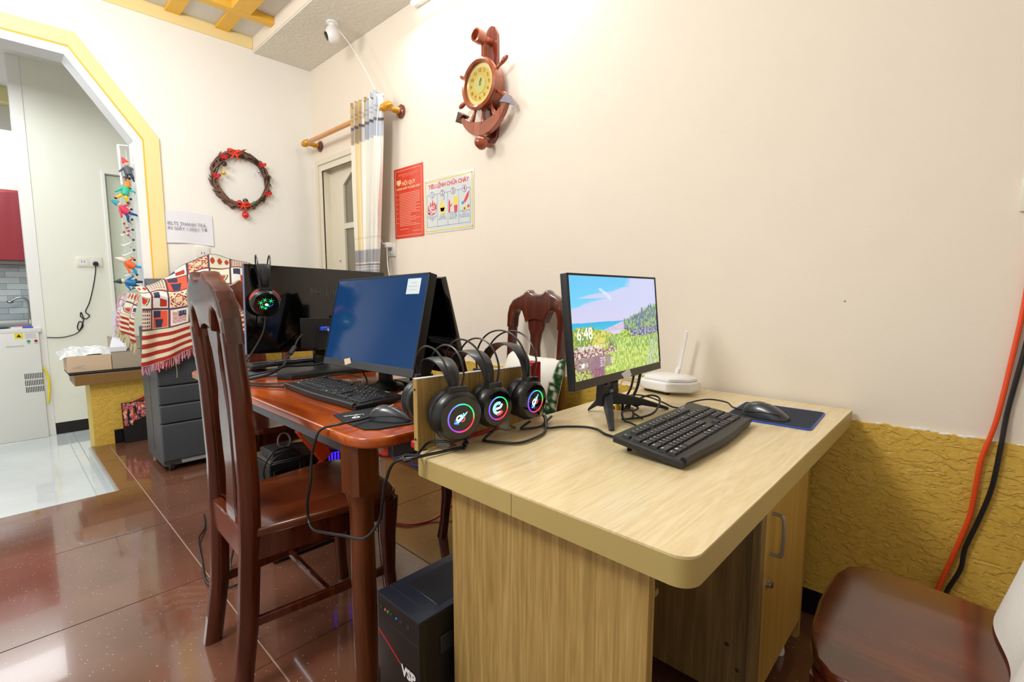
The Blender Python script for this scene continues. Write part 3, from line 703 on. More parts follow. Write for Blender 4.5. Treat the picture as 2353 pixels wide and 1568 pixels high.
# ================================================================== WREATH
wv = thing('wreath', 'brown twig christmas wreath with red bows and baubles on the left wall', 'wreath', (0, -.59, 1.92))
WY, WZ, WR = -.583, 1.995, .186
rnd = random.Random(11)
M['twig'] = mat('twig', '#8a6a5a', .8, var=.4, vscale=60); M['twig_dark'] = mat('dark_twig', '#4e372c', .85, var=.3)
M['red_ribbon'] = mat('red_ribbon', '#dd1f22', .45); M['orange_ribbon'] = mat('orange_ribbon', '#ee3c22', .45)
def wp(a, r=0, x=.03): return (x, WY+(WR+r)*1.0*math.cos(a), WZ+(WR+r)*1.02*math.sin(a))
for k in range(12):
    ph = rnd.uniform(0, 6.28); q = B()
    pts = []
    for i in range(37):
        a = 2*PI*i/36; f = 1+.9*max(0, math.cos(a-2.6))+.7*max(0, math.cos(a-.85))
        pts.append(wp(a, .011*f*math.sin(a*3+ph), .026+.012*f*math.cos(a*3+ph)))
    q.tube(pts[:-1], rnd.uniform(.003, .006), 6, 2, closed=True); part('twig_strand', q, M['twig'] if k % 4 else M['twig_dark'], wv)
q = B()
for i in range(230):
    a = rnd.uniform(0, 2*PI)
    if rnd.random() < .45: a = rnd.gauss(4.3, .45)
    tx_ = rnd.choice((-1, 1)) if rnd.random() < .3 else -1
    p = Vector(wp(a, rnd.uniform(-.014, .02), rnd.uniform(.015, .045))); tg = Vector((rnd.uniform(-.3, .3), -math.sin(a)*tx_+math.cos(a)*rnd.uniform(-.2, .6), math.cos(a)*tx_+math.sin(a)*rnd.uniform(-.2, .6))).normalized()
    L_ = rnd.uniform(.03, .07); sd = tg.cross(Vector((1, 0, 0))).normalized()*rnd.uniform(.006, .011)
    t = bmesh.new(); v = [t.verts.new(p), t.verts.new(p+tg*L_*.5+sd), t.verts.new(p+tg*L_), t.verts.new(p+tg*L_*.5-sd)]; t.faces.new(v); q.add(t)
part('dried_leaves', q, M['twig'], wv, smooth=False)['kind'] = 'stuff'
def bow(a, s_, m, r=0):
    c = Vector(wp(a, r, .056)); q = B(); s_ *= .82
    for sg in (-1, 1):
        q.tube([c, c+Vector((.010, sg*.018, .014))*s_, c+Vector((.004, sg*.034, .012))*s_, c+Vector((-.004, sg*.026, -.006))*s_, c], 1, 6, 4, flat=(.014*s_, .002, (1, 0, 0)))
        q.tube([c, c+Vector((.004, sg*.010, -.018))*s_, c+Vector((0, sg*.022, -.034))*s_], 1, 6, 4, flat=(.010*s_, .0015, (1, 0, 0)))
    q.ball(c, .006*s_); return part('bow', q, m, wv)
for a, s_, m, r in ((2.28, .85, 'red_ribbon', .0), (1.83, 1.5, 'orange_ribbon', 0), (.72, .85, 'red_ribbon', .01), (3.15, .85, 'red_ribbon', -.01), (-.42, .85, 'red_ribbon', .01), (-1.62, 1.35, 'orange_ribbon', .0), (-1.38, .7, 'red_ribbon', 0)):
    bow(a, s_, M[m], r)
for a, r in ((2.5, -.035), (1.55, -.02), (.95, -.01), (.2, .0), (-.75, 0), (-1.75, -.01), (-1.5, -.03)):
    q = B(); c = Vector(wp(a, r, .05))
    for k in range(26):
        th = k*2.4; zz = k/26; rr = .017*math.sin(PI*(.15+.8*zz)); q.ball(c+Vector((.01*zz, rr*math.cos(th), rr*math.sin(th))), .0045, (1, 1.3, .7), 6, 4)
    part('pine_cone', q, M['twig_dark'], wv)
for c, r, m in (((.05, WY-.128, WZ+.028), .017, mat('gold_bauble', '#f0cf5e', .15, metal=.4)), ((.05, WY+.118, WZ+.075), .013, mat('silver_bauble', '#d8dbe0', .12, metal=.8)), ((.034, WY+.012, WZ-.262), .026, mat('red_bauble', '#d9261c', .12, coat=.6))):
    q = B(); q.ball(c, r); q.cyl((c[0], c[1], c[2]+r*.9), (c[0], c[1], c[2]+r*1.25), r*.25); part('bauble', q, m, wv)
q = B(); q.cyl((.034, WY+.012, WZ-.232), (.03, WY+.012, WZ-.19), .001); part('string', q, M['twig_dark'], wv)
q = B()
for k in range(4):
    c = Vector(wp(-1.3+.06*k, 0, .06)); q.ball(c+Vector((0, 0, .004*k)), .006)
part('berries', q, mat('green_berries', '#2fa35c', .3), wv)

# ================================================================== DESK
dk = thing('office_desk', 'pale oak laminate desk with a locked cupboard against the clock wall', 'desk', (3.54, -.65, 0))
DX0, DX1, DY0, DY1, DZ = 3.190, 3.888, -1.282, -.022, .77
t = bmesh.new()
def rrect(x0, x1, y0, y1, rs, n=6):
    """rounded rectangle, rs = radii at (x0y0, x1y0, x1y1, x0y1)"""
    P = []
    for (cx, cy, a0), r in zip(((x0, y0, PI), (x1, y0, 1.5*PI), (x1, y1, 0), (x0, y1, .5*PI)), rs):
        sx = 1 if cx == x0 else -1; sy = 1 if cy == y0 else -1
        for k in range(n+1): a = a0+PI/2*k/n; P.append((cx+sx*r+r*math.cos(a), cy+sy*r+r*math.sin(a)))
    return P
# worktop with the cable hole cut as a bridged ring
hole = [(3.319+.040*math.cos(2*PI*k/28), -.526+.040*math.sin(2*PI*k/28)) for k in range(28)]
outl = rrect(DX0, DX1, DY0, DY1, (.03, .035, .004, .004), 7)
outer = [(DX0, -.5)]  # placeholder start
def topslab(z0, z1, m, nm, inset=0):
    bm = bmesh.new()
    P = [(x, y) for x, y in outl]
    if inset: P = rrect(DX0+inset, DX1-inset, DY0+inset, DY1-inset, (.03, .035, .004, .004), 7)
    vo = [bm.verts.new((x, y, z1)) for x, y in P]; vi = [bm.verts.new((x, y, z1)) for x, y in hole]
    eo = [bm.edges.new((vo[i], vo[(i+1) % len(vo)])) for i in range(len(vo))]; ei = [bm.edges.new((vi[i], vi[(i+1) % len(vi)])) for i in range(len(vi))]
    bmesh.ops.triangle_fill(bm, edges=eo+ei, use_beauty=True)
    r = bmesh.ops.extrude_face_region(bm, geom=bm.faces[:])
    for v in [g for g in r['geom'] if isinstance(g, bmesh.types.BMVert)]: v.co.z = z0
    bmesh.ops.recalc_face_normals(bm, faces=bm.faces[:])
    return part(nm, bm, m, dk)
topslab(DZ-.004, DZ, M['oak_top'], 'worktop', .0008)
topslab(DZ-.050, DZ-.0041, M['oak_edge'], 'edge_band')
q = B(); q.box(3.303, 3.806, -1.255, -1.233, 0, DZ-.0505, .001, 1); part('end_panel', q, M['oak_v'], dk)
q = B(); q.box(3.285, 3.806, -.186, -.160, 0, DZ-.0505, .001, 1); part('end_panel', q, M['oak_v'], dk)
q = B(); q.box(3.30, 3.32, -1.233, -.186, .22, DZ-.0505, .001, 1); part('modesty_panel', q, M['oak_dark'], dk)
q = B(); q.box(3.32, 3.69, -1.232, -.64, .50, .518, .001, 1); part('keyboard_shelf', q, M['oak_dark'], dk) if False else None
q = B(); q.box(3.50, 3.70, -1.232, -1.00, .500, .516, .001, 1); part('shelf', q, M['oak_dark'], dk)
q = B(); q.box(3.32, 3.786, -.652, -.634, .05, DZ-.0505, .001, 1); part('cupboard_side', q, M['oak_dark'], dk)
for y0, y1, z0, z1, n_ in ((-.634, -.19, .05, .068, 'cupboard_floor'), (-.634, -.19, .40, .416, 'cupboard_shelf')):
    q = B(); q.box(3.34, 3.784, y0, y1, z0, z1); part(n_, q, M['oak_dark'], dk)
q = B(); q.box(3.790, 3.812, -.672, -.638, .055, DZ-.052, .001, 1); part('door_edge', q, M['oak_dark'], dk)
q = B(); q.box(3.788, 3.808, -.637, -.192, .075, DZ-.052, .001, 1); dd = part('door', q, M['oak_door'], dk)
q = B(); q.tube([(3.808, -.575, .575), (3.826, -.575, .575), (3.836, -.575, .563), (3.836, -.575, .475), (3.826, -.575, .463), (3.808, -.575, .463)], .005, 8, 5); part('handle', q, M['metal_handle'], dd)
q = B(); q.lathe([(.012, 0), (.012, .004), (.009, .006), (.009, .014), (.0, .015)], (3.808, -.590, .385), (1, 0, 0)); part('lock', q, M['metal'], dd)
for x, z in ((3.735, .205), (3.765, .145)):
    q = B(); q.lathe([(.006, 0), (.006, .002), (0, .003)], (x, -.652, z), (0, -1, 0)); part('screw', q, M['metal'], dk)
q = B(); q.lathe([(.014, 0), (.016, .008), (.010, .05)], (3.78, -.30, .0), (0, 0, 1)); part('foot', q, M['white_plastic'], dk)
q = B(); q.box(3.5195, 3.5208, -1.2824, -1.2815, DZ-.050, DZ-.004); part('joint_line', q, M['oak_dark'], dk)

# ================================================================== BROWN TABLE
TZ = .77
tb_ = thing('dining_table', 'glossy red-brown wooden table carrying the three back-to-back monitors', 'table', (2.2, -.85, 0))
TX0, TX1, TY0, TY1 = 1.36, 3.03, -1.325, -.62
b = B(); P = rrect(TX0, TX1, TY0, TY1, (.09, .10, .10, .09), 8); b.prism(P, 'z', TZ-.030, TZ, .008, 3); part('tabletop', b, M['table_wood'], tb_, ang=60)
b = B(); 
b.box(TX0+.09, TX1-.165, TY0+.035, TY0+.060, TZ-.076, TZ-.0305, .002, 1); part('apron', b, M['apron'], tb_)
b = B(); b.box(TX0+.09, TX1-.165, TY1-.060, TY1-.035, TZ-.076, TZ-.0305, .002, 1); part('apron', b, M['apron'], tb_)
b = B(); b.box(TX1-.060, TX1-.035, TY0+.11, TY1-.11, TZ-.076, TZ-.0305, .002, 1); part('apron', b, M['apron'], tb_)
b = B(); b.box(TX0+.035, TX0+.060, TY0+.11, TY1-.11, TZ-.076, TZ-.0305, .002, 1); part('apron', b, M['apron'], tb_)
for x, y in ((TX1-.112, TY0+.051), (TX1-.138, TY1-.085), (TX0+.095, TY0+.085), (TX0+.095, TY1-.085)):
    q = B(); s_ = .043; c_ = .014
    octo = [(x-s_, y-s_+c_), (x-s_+c_, y-s_), (x+s_-c_, y-s_), (x+s_, y-s_+c_), (x+s_, y+s_-c_), (x+s_-c_, y+s_), (x-s_+c_, y+s_), (x-s_, y+s_-c_)]
    q.prism(octo, 'z', TZ-.175, TZ-.031)
    q.lathe([(.033, 0), (.035, .10), (.036, .25), (.034, .45), (.034, .555), (.043, .597)], (x, y, 0), (0, 0, 1), 24)
    part('leg', q, M['leg_wood'], tb_, ang=25)

# ================================================================== CHAIRS
def chair_back_y(z):   # rear posts: splayed foot, upright, slight rake
    pts = [(0, -.275), (.2, -.245), (.42, -.232), (.6, -.228), (.85, -.236), (1.05, -.252), (1.2, -.268)]
    for (a, ya), (c, yc) in zip(pts, pts[1:]):
        if z <= c: u = (z-a)/(c-a); return ya+(yc-ya)*u
    return pts[-1][1]
def bend(bm_, extra=0):
    for v in bm_.b.verts: v.co.y += chair_back_y(v.co.z)+extra+.25*v.co.x**2*-1*(-1)*.35
    return bm_
def slice_prism(b, pts, y0, y1, bev, n=10):
    """prism in XZ then cut into bands so that it can follow the rake"""
    t = B(); t.prism(pts, 'y', y0, y1, bev, 2)
    zs = [v.co.z for v in t.b.verts]; z0, z1 = min(zs), max(zs)
    for k in range(1, n):
        g = t.b.verts[:]+t.b.edges[:]+t.b.faces[:]
        bmesh.ops.bisect_plane(t.b, geom=g, plane_co=(0, 0, z0+(z1-z0)*k/n), plane_no=(0, 0, 1))
    return t
def make_chair(label, loc, rz, group=None):
    r = thing('dining_chair', label, 'chair', loc, rz, group)
    W = dict(parent=r, world=False)
    for s_ in (-1, 1):      # rear posts run into the crest
        q = B(); rows_ = []
        for k in range(23):
            z = 1.02*k/22; y = chair_back_y(z); hx = .021-.003*(k/22); hy = .027-.004*abs(k/22-.45); xx = s_*(.165+.012*(k/22)-.010*math.sin(PI*min(1, k/10)))
            rows_.append([(xx+hx*a, y+hy*c, z) for a, c in ((-1, -.6), (-.6, -1), (.6, -1), (1, -.6), (1, .6), (.6, 1), (-.6, 1), (-1, .6))])
        t = bmesh.new(); V = [[t.verts.new(p) for p in rr_] for rr_ in rows_]
        for a, c in zip(V, V[1:]):
            for i in range(8): t.faces.new((a[i], a[(i+1) % 8], c[(i+1) % 8], c[i]))
        t.faces.new(V[0][::-1]); t.faces.new(V[-1]); bmesh.ops.recalc_face_normals(t, faces=t.faces[:]); q.add(t)
        part('rear_post', q, M['chair_wood'], ang=50, **W)
    crest = [(-.198, .99), (-.199, 1.06), (-.190, 1.10), (-.168, 1.130), (-.130, 1.150), (-.095, 1.163), (-.072, 1.180), (-.062, 1.182), (-.045, 1.168), (-.020, 1.160), (.020, 1.160), (.045, 1.168), (.062, 1.182), (.072, 1.180), (.095, 1.163), (.130, 1.150), (.168, 1.130), (.190, 1.10), (.199, 1.06), (.198, .99),
             (.155, .99), (.153, 1.04), (.140, 1.072), (.118, 1.085), (.095, 1.075), (.078, 1.045), (.066, 1.018), (.040, 1.030), (0, 1.036), (-.040, 1.030), (-.066, 1.018), (-.078, 1.045), (-.095, 1.075), (-.118, 1.085), (-.140, 1.072), (-.153, 1.04), (-.155, .99)]
    q = slice_prism(None, crest, -.024, .024, .009, 14); bend(q); part('crest_rail', q, M['chair_wood'], ang=50, **W)
    R_ = [(.060, 1.045), (.054, 1.00), (.036, .95), (.031, .90), (.036, .85), (.050, .79), (.054, .74), (.050, .66), (.043, .58), (.046, .50), (.058, .46)]
    zs_ = [z for x, z in R_][::-1]; xs_ = [x for x, z in R_][::-1]; t = bmesh.new(); V = []
    for k in range(41):
        z = .46+.585*k/40; i_ = max(a for a in range(len(zs_)-1) if zs_[a] <= z+1e-6); f_ = (z-zs_[i_])/(zs_[i_+1]-zs_[i_]); f_ = f_*f_*(3-2*f_)
        w_ = xs_[i_]*(1-f_)+xs_[i_+1]*f_; y = chair_back_y(z)+.004
        V.append([t.verts.new((a*w_+b_, y+c, z)) for a, b_, c in ((-1, 0, -.005), (-1, .005, -.010), (1, -.005, -.010), (1, 0, -.005), (1, 0, .005), (1, -.005, .010), (-1, .005, .010), (-1, 0, .005))])
    for a, c in zip(V, V[1:]):
        for k in range(8): t.faces.new((a[k], a[(k+1) % 8], c[(k+1) % 8], c[k]))
    t.faces.new(V[0][::-1]); t.faces.new(V[-1]); bmesh.ops.recalc_face_normals(t, faces=t.faces[:]); part('back_splat', t, M['chair_wood'], ang=30, **W)
    q = B(); q.box(-.15, .15, -.252, -.222, .385, .475, .004, 1); part('rear_rail', q, M['seat_wood'], **W)
    q = B(); P = [(-.190, -.215), (.190, -.215)]+[(.232, .12), (.238, .19)]+[(.232*math.cos(a), .175+.07*math.sin(a)) for a in [PI*k/14 for k in range(1, 14)]]+[(-.238, .19), (-.232, .12)]
    P = [(-.190, -.218), (.190, -.218), (.225, .05), (.238, .15), (.232, .19), (.205, .218), (.15, .235), (.075, .243), (0, .246), (-.075, .243), (-.15, .235), (-.205, .218), (-.232, .19), (-.238, .15), (-.225, .05)]
    q.prism(P, 'z', .452, .478, .007, 3); part('seat', q, M['seat_wood'], ang=60, **W)
    for s_ in (-1, 1):
        q = B(); q.prism([(s_*.165, -.225), (s_*.183, -.225), (s_*.213, .18), (s_*.195, .18)], 'z', .385, .4515); part('side_rail', q, M['chair_wood'], **W)
        q = B()   # curved front legs
        prof = [(0, .022, .035), (.08, .019, .022), (.2, .021, .008), (.32, .026, .006), (.42, .030, .012), (.4515, .030, .014)]
        rows_ = []
        for z, h, out in prof:
            cx = s_*(.190+out*.7); cy = .195+out*.6-.01; rows_.append([(cx+h*a, cy+h*c, z) for a, c in ((-1, -.6), (-.6, -1), (.6, -1), (1, -.6), (1, .6), (.6, 1), (-.6, 1), (-1, .6))])
        t = bmesh.new(); V = [[t.verts.new(p) for p in rr_] for rr_ in rows_]
        for a, c in zip(V, V[1:]):
            for i in range(8): t.faces.new((a[i], a[(i+1) % 8], c[(i+1) % 8], c[i]))
        t.faces.new(V[0][::-1]); t.faces.new(V[-1]); bmesh.ops.recalc_face_normals(t, faces=t.faces[:]); q.add(t); part('front_leg', q, M['chair_wood'], ang=50, **W)
        q = B(); q.prism([(s_*.158, -.23), (s_*.174, -.23), (s_*.200, .18), (s_*.184, .18)], 'z', .185, .212, .003, 1); part('stretcher', q, M['chair_wood'], **W)
    q = B(); q.box(-.17, .17, -.02, -.002, .188, .208, .003, 1); part('stretcher', q, M['chair_wood'], **W)
    q = B(); q.box(-.18, .18, .185, .203, .385, .4515, .002, 1); part('front_rail', q, M['chair_wood'], **W)
    return r
c1 = make_chair('red-brown wooden chair pushed under the table, its back to the camera', (2.555, -1.27, 0), math.radians(-2))
c2 = clone(c1, (2.59, -.365, 0), math.radians(180), 'red-brown wooden chair against the clock wall with a leaf-print cushion on it')
c3 = clone(c1, (1.46, -.955, 0), math.radians(-90), 'wooden chair at the far left end of the table, mostly hidden by the monitor')
c4 = clone(c1, (4.20, -.73, 0), math.radians(92), 'wooden chair at bottom right draped with a white cloth over its back')

for c_, sc_ in ((c1, (.95, 1, 1.032)), (c2, (.92, 1, .985)), (c3, (.93, 1, 1.03)), (c4, (1, 1, 1))):
    c_.matrix_basis = c_.matrix_basis @ Matrix.Diagonal((*sc_, 1))

# ================================================================== MONITORS
M['screen_blue'] = bpy.data.materials.new('dim_blue_screen')
def screen_blue():
    m = M['screen_blue']; m.use_nodes = True; N, L = nodes_of(m); b = N['Principled BSDF']
    b.inputs['Base Color'].default_value = (.004, .006, .01, 1); b.inputs['Roughness'].default_value = .12
    b.inputs['Emission Color'].default_value = srgb('#0e4a86'); b.inputs['Emission Strength'].default_value = .42
screen_blue()
def panel_frame(bl, br, tl):
    """matrix whose x runs along the bottom edge, y up the panel, origin at bottom left"""
    x = (Vector(br)-Vector(bl)); y = (Vector(tl)-Vector(bl)); y = (y-x.normalized()*y.dot(x.normalized()))
    return frame(bl, x, y), x.length, y.length

# --- desk monitor with the lit screen (faces +x)
m3 = thing('monitor', 'slim black monitor on a V-shaped stand showing a beach lock screen', 'monitor', (3.36, -.58, .77))
F3, W3, H3 = panel_frame((3.372, -.872, .886), (3.346, -.314, .882), (3.338, -.872, 1.214))
q = B(); q.box(0, W3, 0, H3, -.022, 0, .003, 2, F3); part('case', q, M['black_plastic'], m3)
q = B(); q.box(.12, W3-.12, .06, H3-.10, -.045, -.022, .010, 2, F3); part('rear_bulge', q, M['black_plastic'], m3)
q = B(); q.box(.001, W3-.001, .001, .026, 0, .003, .001, 1, F3); part('chin', q, mat('brushed_dark_chin', '#3f3c35', .35, metal=.3), m3)
q = B()
for a in ((0, .006, .026, H3), (W3-.006, W3, .026, H3), (0, W3, H3-.006, H3)): q.box(a[0], a[1], a[2], a[3], 0, .003, m=F3)
part('bezel', q, M['black_matte'], m3)
def n2(x, y, s=1, o=0): return noise.noise(Vector((x*s, y*s, o)))
def beach(u, v):
    """the lock screen picture; u right, v down"""
    def mix(a, b_, t): t = max(0, min(1, t)); return tuple(x*(1-t)+y*t for x, y in zip(a, b_))
    n = n2(u, v, 6, 1); f = n2(u, v, 48, 2)+.5*n2(u, v, 95, 9); g = n2(u*1.0, v*.4, 60, 3)+.5*n2(u, v*.5, 120, 5)
    sky = mix((.40, .80, 1.0), (.45, .86, 1.0), v*3); cloud = (.82, .84, .98)
    edge = .62-1.15*(v-.02) if v < .34 else 0
    edge = {0: .60}.get(0) if v < .10 else (.58-.55*(v-.10)/.12 if v < .22 else .36-.40*(v-.22)/.10)
    c = mix(sky, cloud, (u-edge+.10*n+.03*f)*14)
    if v < .32:
        d = abs((v-.12)-(u-.30)*.9)
        if .28 < u < .42 and .12 < v < .26: c = mix(c, (.88, .93, 1), (.03+.02*f-d)*40)
    if v > .30: c = mix(c, (.85, .84, .97), (v-.30)*8)
    hz = .455+.012*u
    if v > hz: c = mix((.10, .72, .92), (.25, .82, .93), (v-hz)*10+f*.3)
    # sand
    beach_l = .56-.9*(v-.47)+.02*f
    if v > hz and u > .56-2.9*(v-hz): c = mix((.90, .83, .93), (.78, .74, .88), .5+f)
    if v > .56 and u > .22: c = mix((.86, .80, .90), (.93, .90, .96), .5+.8*f)
    # distant hill
    if u > .52 and hz-.09*(u-.52)-.05*max(0, u-.75)-.10*max(0, u-.84)*5*.5+.01*n < v < .62 and u > .54: c = (.70, .74, .90) if v < hz else c
    # trees on the right
    tr = .45-.14*max(0, min(1, (u-.60)/.30))+.045*n2(u, 0, 60, 7)+.03*n2(u, 0, 17, 8)
    if u > .55 and v > tr and v < .68-.0*u:
        k = g*1.6+n*.5; c = mix((.36, .45, .62), (.66, .80, .45), .5+k)
        if v > .56+.09*n2(u, 0, 13, 4)+.02*f: c = mix((.30, .34, .48), (.80, .78, .86), .42+f*1.6)
    # dune grass
    if v > .62+.18*(u-.55)+.05*n-.06*max(0, u-.7)*3 and u > .40: c = mix((.50, .66, .32), (.84, .92, .50), .5+g*1.6+.5*n)
    if math.hypot((u-.56)/.07, (v-.61)/.05) < 1+.6*f: c = mix((.45, .62, .25), (.80, .90, .35), .5+f*2)
    if u < .40+.04*f and v > .50+.35*max(0, u-.18)+.04*n2(u, 0, 24, 3): c = mix((.45, .62, .30), (.93, .88, .40), .5+g*1.4+n)
    if u < .44+.08*n2(u, v, 9, 6) and v > .67+.16*u+.05*f+.06*n2(u, 0, 14, 5): c = mix((.52, .34, .40), (.95, .88, .80), .5+f*2.0+g)
    if u < .45 and v > .80 and f > -.1: c = mix((.75, .85, .40), (.62, .40, .52), .5+n*2)
    if u > .30 and v > .78+.05*n: c = mix((.62, .74, .32), (.88, .94, .52), .5+g*1.6+.4*f)
    if u > .80+.3*(1-v) and v > .70 and g > .14: c = (.80, .84, .86)
    if .02 < u < .38 and .795 < v < .915: c = mix(c, (.62, .50, .56), .72)   # weather card
    return tuple(max(0, min(1, a)) for a in c)
rows = []
NU, NV = 460, 262
for i in range(NV):
    rows.append([tuple(F3 @ Vector((.006+(W3-.012)*j/(NU-1), H3-.006-(H3-.032)*i/(NV-1), .0006))) for j in range(NU)])
M['lcd'] = print_mat('lit_screen', .25, emis=.66)
painted('screen', rows, beach, M['lcd'], m3)
M['screen_white'] = mat('screen_white', '#ffffff', .5, emit='#ffffff', es=.62)
sc = [o for o in m3.children if o.name.startswith('screen')][0]
def stext(body, x, y, size, al='LEFT'):
    t = text_bm(body, size, align=al); t.xf(F3 @ Matrix.Translation((x, y, .0014))); part('lettering', t, M['screen_white'], sc, smooth=False)
stext('6:48', .028, H3-.175, .050); stext('Wednesday, August 6', .028, H3-.213, .017)
stext('15', .062, .066, .016); stext('Weather\n\nSee full forecast', .03, .066, .0052); stext('Watchlist\nUSD  25.6\nVNI  1.2\nS&P  0.4', .145, .068, .0075); stext('Today\n9.30 - 10.00\n14.00', .205, .068, .0065)
q = B(); q.ball((0, 0, 0), .006, (1.3, .8, .02)); q.ball((.005, .003, 0), .005, (1, 1, .02)); q.xf(F3 @ Matrix.Translation((.050, .066, .0012))); part('cloud_icon', q, M['screen_white'], sc)
q = B(); q.prism([(.262, .018), (.318, .030), (.330, .006), (.290, -.008)], 'z', .0034, .0040, m=F3); part('sticker', q, M['paper'], m3)
# V stand
neck = B(); neck.prism([(-.652, .80), (-.568, .80), (-.585, .95), (-.640, .95)], 'x', 3.312, 3.338, .003, 1)
neck = B()
for y0, y1 in ((-.655, -.632), (-.598, -.572)): neck.box(3.30, 3.328, y0, y1, .865, .95, .003, 1)
neck.prism([(-.662, .80), (-.560, .80), (-.570, .875), (-.594, .875), (-.600, .855), (-.628, .855), (-.632, .875), (-.657, .875)], 'x', 3.300, 3.328, .003, 1)
part('neck', neck, M['black_plastic'], m3)
hb = Vector((3.315, -.612, .822))
for tip, nm in (((3.441, -.788, .775), 'front_leg'), ((3.259, -.640, .775), 'side_leg'), ((3.440, -.440, .775), 'rear_leg')):
    tp = Vector(tip); d = tp-hb; sd = Vector((-d.y, d.x, 0)).normalized()
    q = B(); t = bmesh.new()
    ring = lambda c, w_, h_: [t.verts.new(c+sd*a*w_+Vector((0, 0, b_*h_))) for a, b_ in ((-1, -1), (1, -1), (.75, 1), (-.75, 1))]
    r0, r1, r2 = ring(hb, .018, .020), ring(hb+d*.55+Vector((0, 0, .006)), .013, .011), ring(tp, .008, .004)
    for a, c in ((r0, r1), (r1, r2)):
        for i in range(4): t.faces.new((a[i], a[(i+1) % 4], c[(i+1) % 4], c[i]))
    t.faces.new(r0[::-1]); t.faces.new(r2); bmesh.ops.recalc_face_normals(t, faces=t.faces[:]); bmesh.ops.bevel(t, geom=t.edges[:], offset=.0015, segments=1, affect='EDGES'); q.add(t)
    part('stand_leg', q, M['charcoal'] if nm == 'front_leg' else M['black_plastic'], m3)
q = B(); q.box(3.326, 3.330, -.620, -.602, .823, .848, .001, 1); part('stand_badge', q, mat('blue_grey_badge', '#7f93a8', .3), m3)

# --- table monitor with the dim blue screen (faces -y)
m2 = thing('monitor', 'black monitor on the brown table with a plain dark blue screen', 'monitor', (2.45, -.9, .77))
F2, W2, H2 = panel_frame((2.143, -1.0, .862), (2.795, -1.0, .882), (2.158, -.911, 1.209))
F2, W2, H2 = panel_frame((2.140, -1.0, .850), (2.795, -1.0, .868), (2.152, -.911, 1.209))
q = B(); q.box(0, W2, 0, H2, -.030, 0, .003, 2, F2); part('case', q, M['black_matte'], m2)
q = B(); q.box(.001, W2-.001, .001, .030, 0, .003, .001, 1, F2); part('chin', q, M['dark_grey'], m2)
q = B()
for a in ((0, .007, .030, H2), (W2-.007, W2, .030, H2), (0, W2, H2-.006, H2)): q.box(a[0], a[1], a[2], a[3], 0, .003, m=F2)
part('bezel', q, M['black_matte'], m2)
q = B(); q.box(.007, W2-.007, .030, H2-.006, 0, .0008, m=F2); part('screen', q, M['screen_blue'], m2)
q = B(); q.box(W2-.125, W2-.045, H2-.075, H2-.018, .001, .0022, m=F2); lb = part('label_sticker', q, mat('pale_sticker', '#c9d6dc', .5), m2)
q = B()
for k, (a, c) in enumerate(((-.105, -.07), (-.115, -.06), (-.108, -.062))): q.box(W2+a, W2+c, H2-.034-.013*k, H2-.033-.013*k, .0022, .0026, m=F2)
part('text_lines', q, M['print_grey'], lb)['kind'] = 'stuff'
q = B(); q.prism([(.175, .032), (.220, .040), (.236, .020), (.192, .008)], 'z', .0036, .0042, m=F2); part('tape', q, M['cardboard'], m2)
q = B(); q.lathe([(.075, 0), (.078, .006), (.070, .012), (.045, .020), (.034, .030)], (2.445, -.885, .771), (0, 0, 1), 8); part('base', q, M['black_plastic'], m2)
q = B(); q.box(2.415, 2.475, -.905, -.870, .79, 1.0, .010, 2); part('neck', q, M['black_plastic'], m2)

# --- monitor behind it, back to back (faces +y)
m4 = thing('monitor', 'black monitor standing back to back behind the blue-screened one', 'monitor', (2.42, -.76, .77))
F4, W4, H4 = panel_frame((2.775, -.735, .850), (2.16, -.735, .850), (2.775, -.835, 1.215))
q = B(); q.box(0, W4, 0, H4, -.026, 0, .003, 2, F4); part('case', q, M['black_gloss'], m4)
q = B(); q.box(.007, W4-.007, .030, H4-.007, 0, .001, m=F4); part('screen', q, M['black_gloss'], m4)
q = B(); q.prism([(2.36, -.80), (2.54, -.80), (2.52, -.66), (2.38, -.66)], 'z', .771, .783, .003, 1); part('base', q, M['black_plastic'], m4)
q = B(); q.box(2.43, 2.47, -.765, -.745, .78, .93, .004, 1); part('neck', q, M['black_plastic'], m4)

# --- far monitor, glossy back to the camera (faces -x)
m1 = thing('monitor', 'large monitor showing its glossy black back, a headset hung over its top', 'monitor', (1.75, -.85, .77))
F1, W1, H1 = panel_frame((1.815, -1.196, .878), (1.815, -.490, .855), (1.80, -1.180, 1.281))
q = B(); q.box(0, W1, 0, H1, -.022, 0, .004, 2, F1); part('case', q, M['black_gloss'], m1)
q = B(); q.box(-.0015, .003, 0, H1, -.020, -.002, m=F1); part('side_trim', q, mat('steel_blue_trim', '#7d86ac', .3, metal=.3), m1)
q = B(); q.box(.24, .52, .012, .16, 0, .004, .002, 1, F1); part('port_cover', q, M['black_matte'], m1)
t = text_bm('PHILIPS', .046, spacing=1.1, bold=.0012); t.xf(F1 @ Matrix.Translation((.370, H1-.118, .0012))); part('lettering', t, mat('dim_logo', '#3d3a38', .4), m1, smooth=False)
q = B(); q.box(.395, .445, .150, .170, .0160, .0168, m=F1); part('label_sticker', q, M['paper'], m1)
q = B(); q.box(.006, W1-.006, .02, H1-.01, -.0232, -.0222, m=F1); part('screen', q, M['black_matte'], m1)
q = B(); q.prism([(1.80, -.79), (1.93, -.66), (2.06, -.70), (2.00, -1.08), (1.94, -1.12), (1.69, -1.02), (1.70, -.80)], 'z', .771, .792, .004, 2); bs = part('base', q, M['black_plastic'], m1)
q = B(); q.box(1.770, 1.792, -.88, -.80, .785, .92, .005, 1); part('neck', q, M['black_gloss'], m1)
q = B(); q.tube([(1.90, -1.06, .795), (1.97, -.94, .795), (2.02, -.78, .795)], .004); part('base_trim', q, M['cable_white'], bs) if False else None

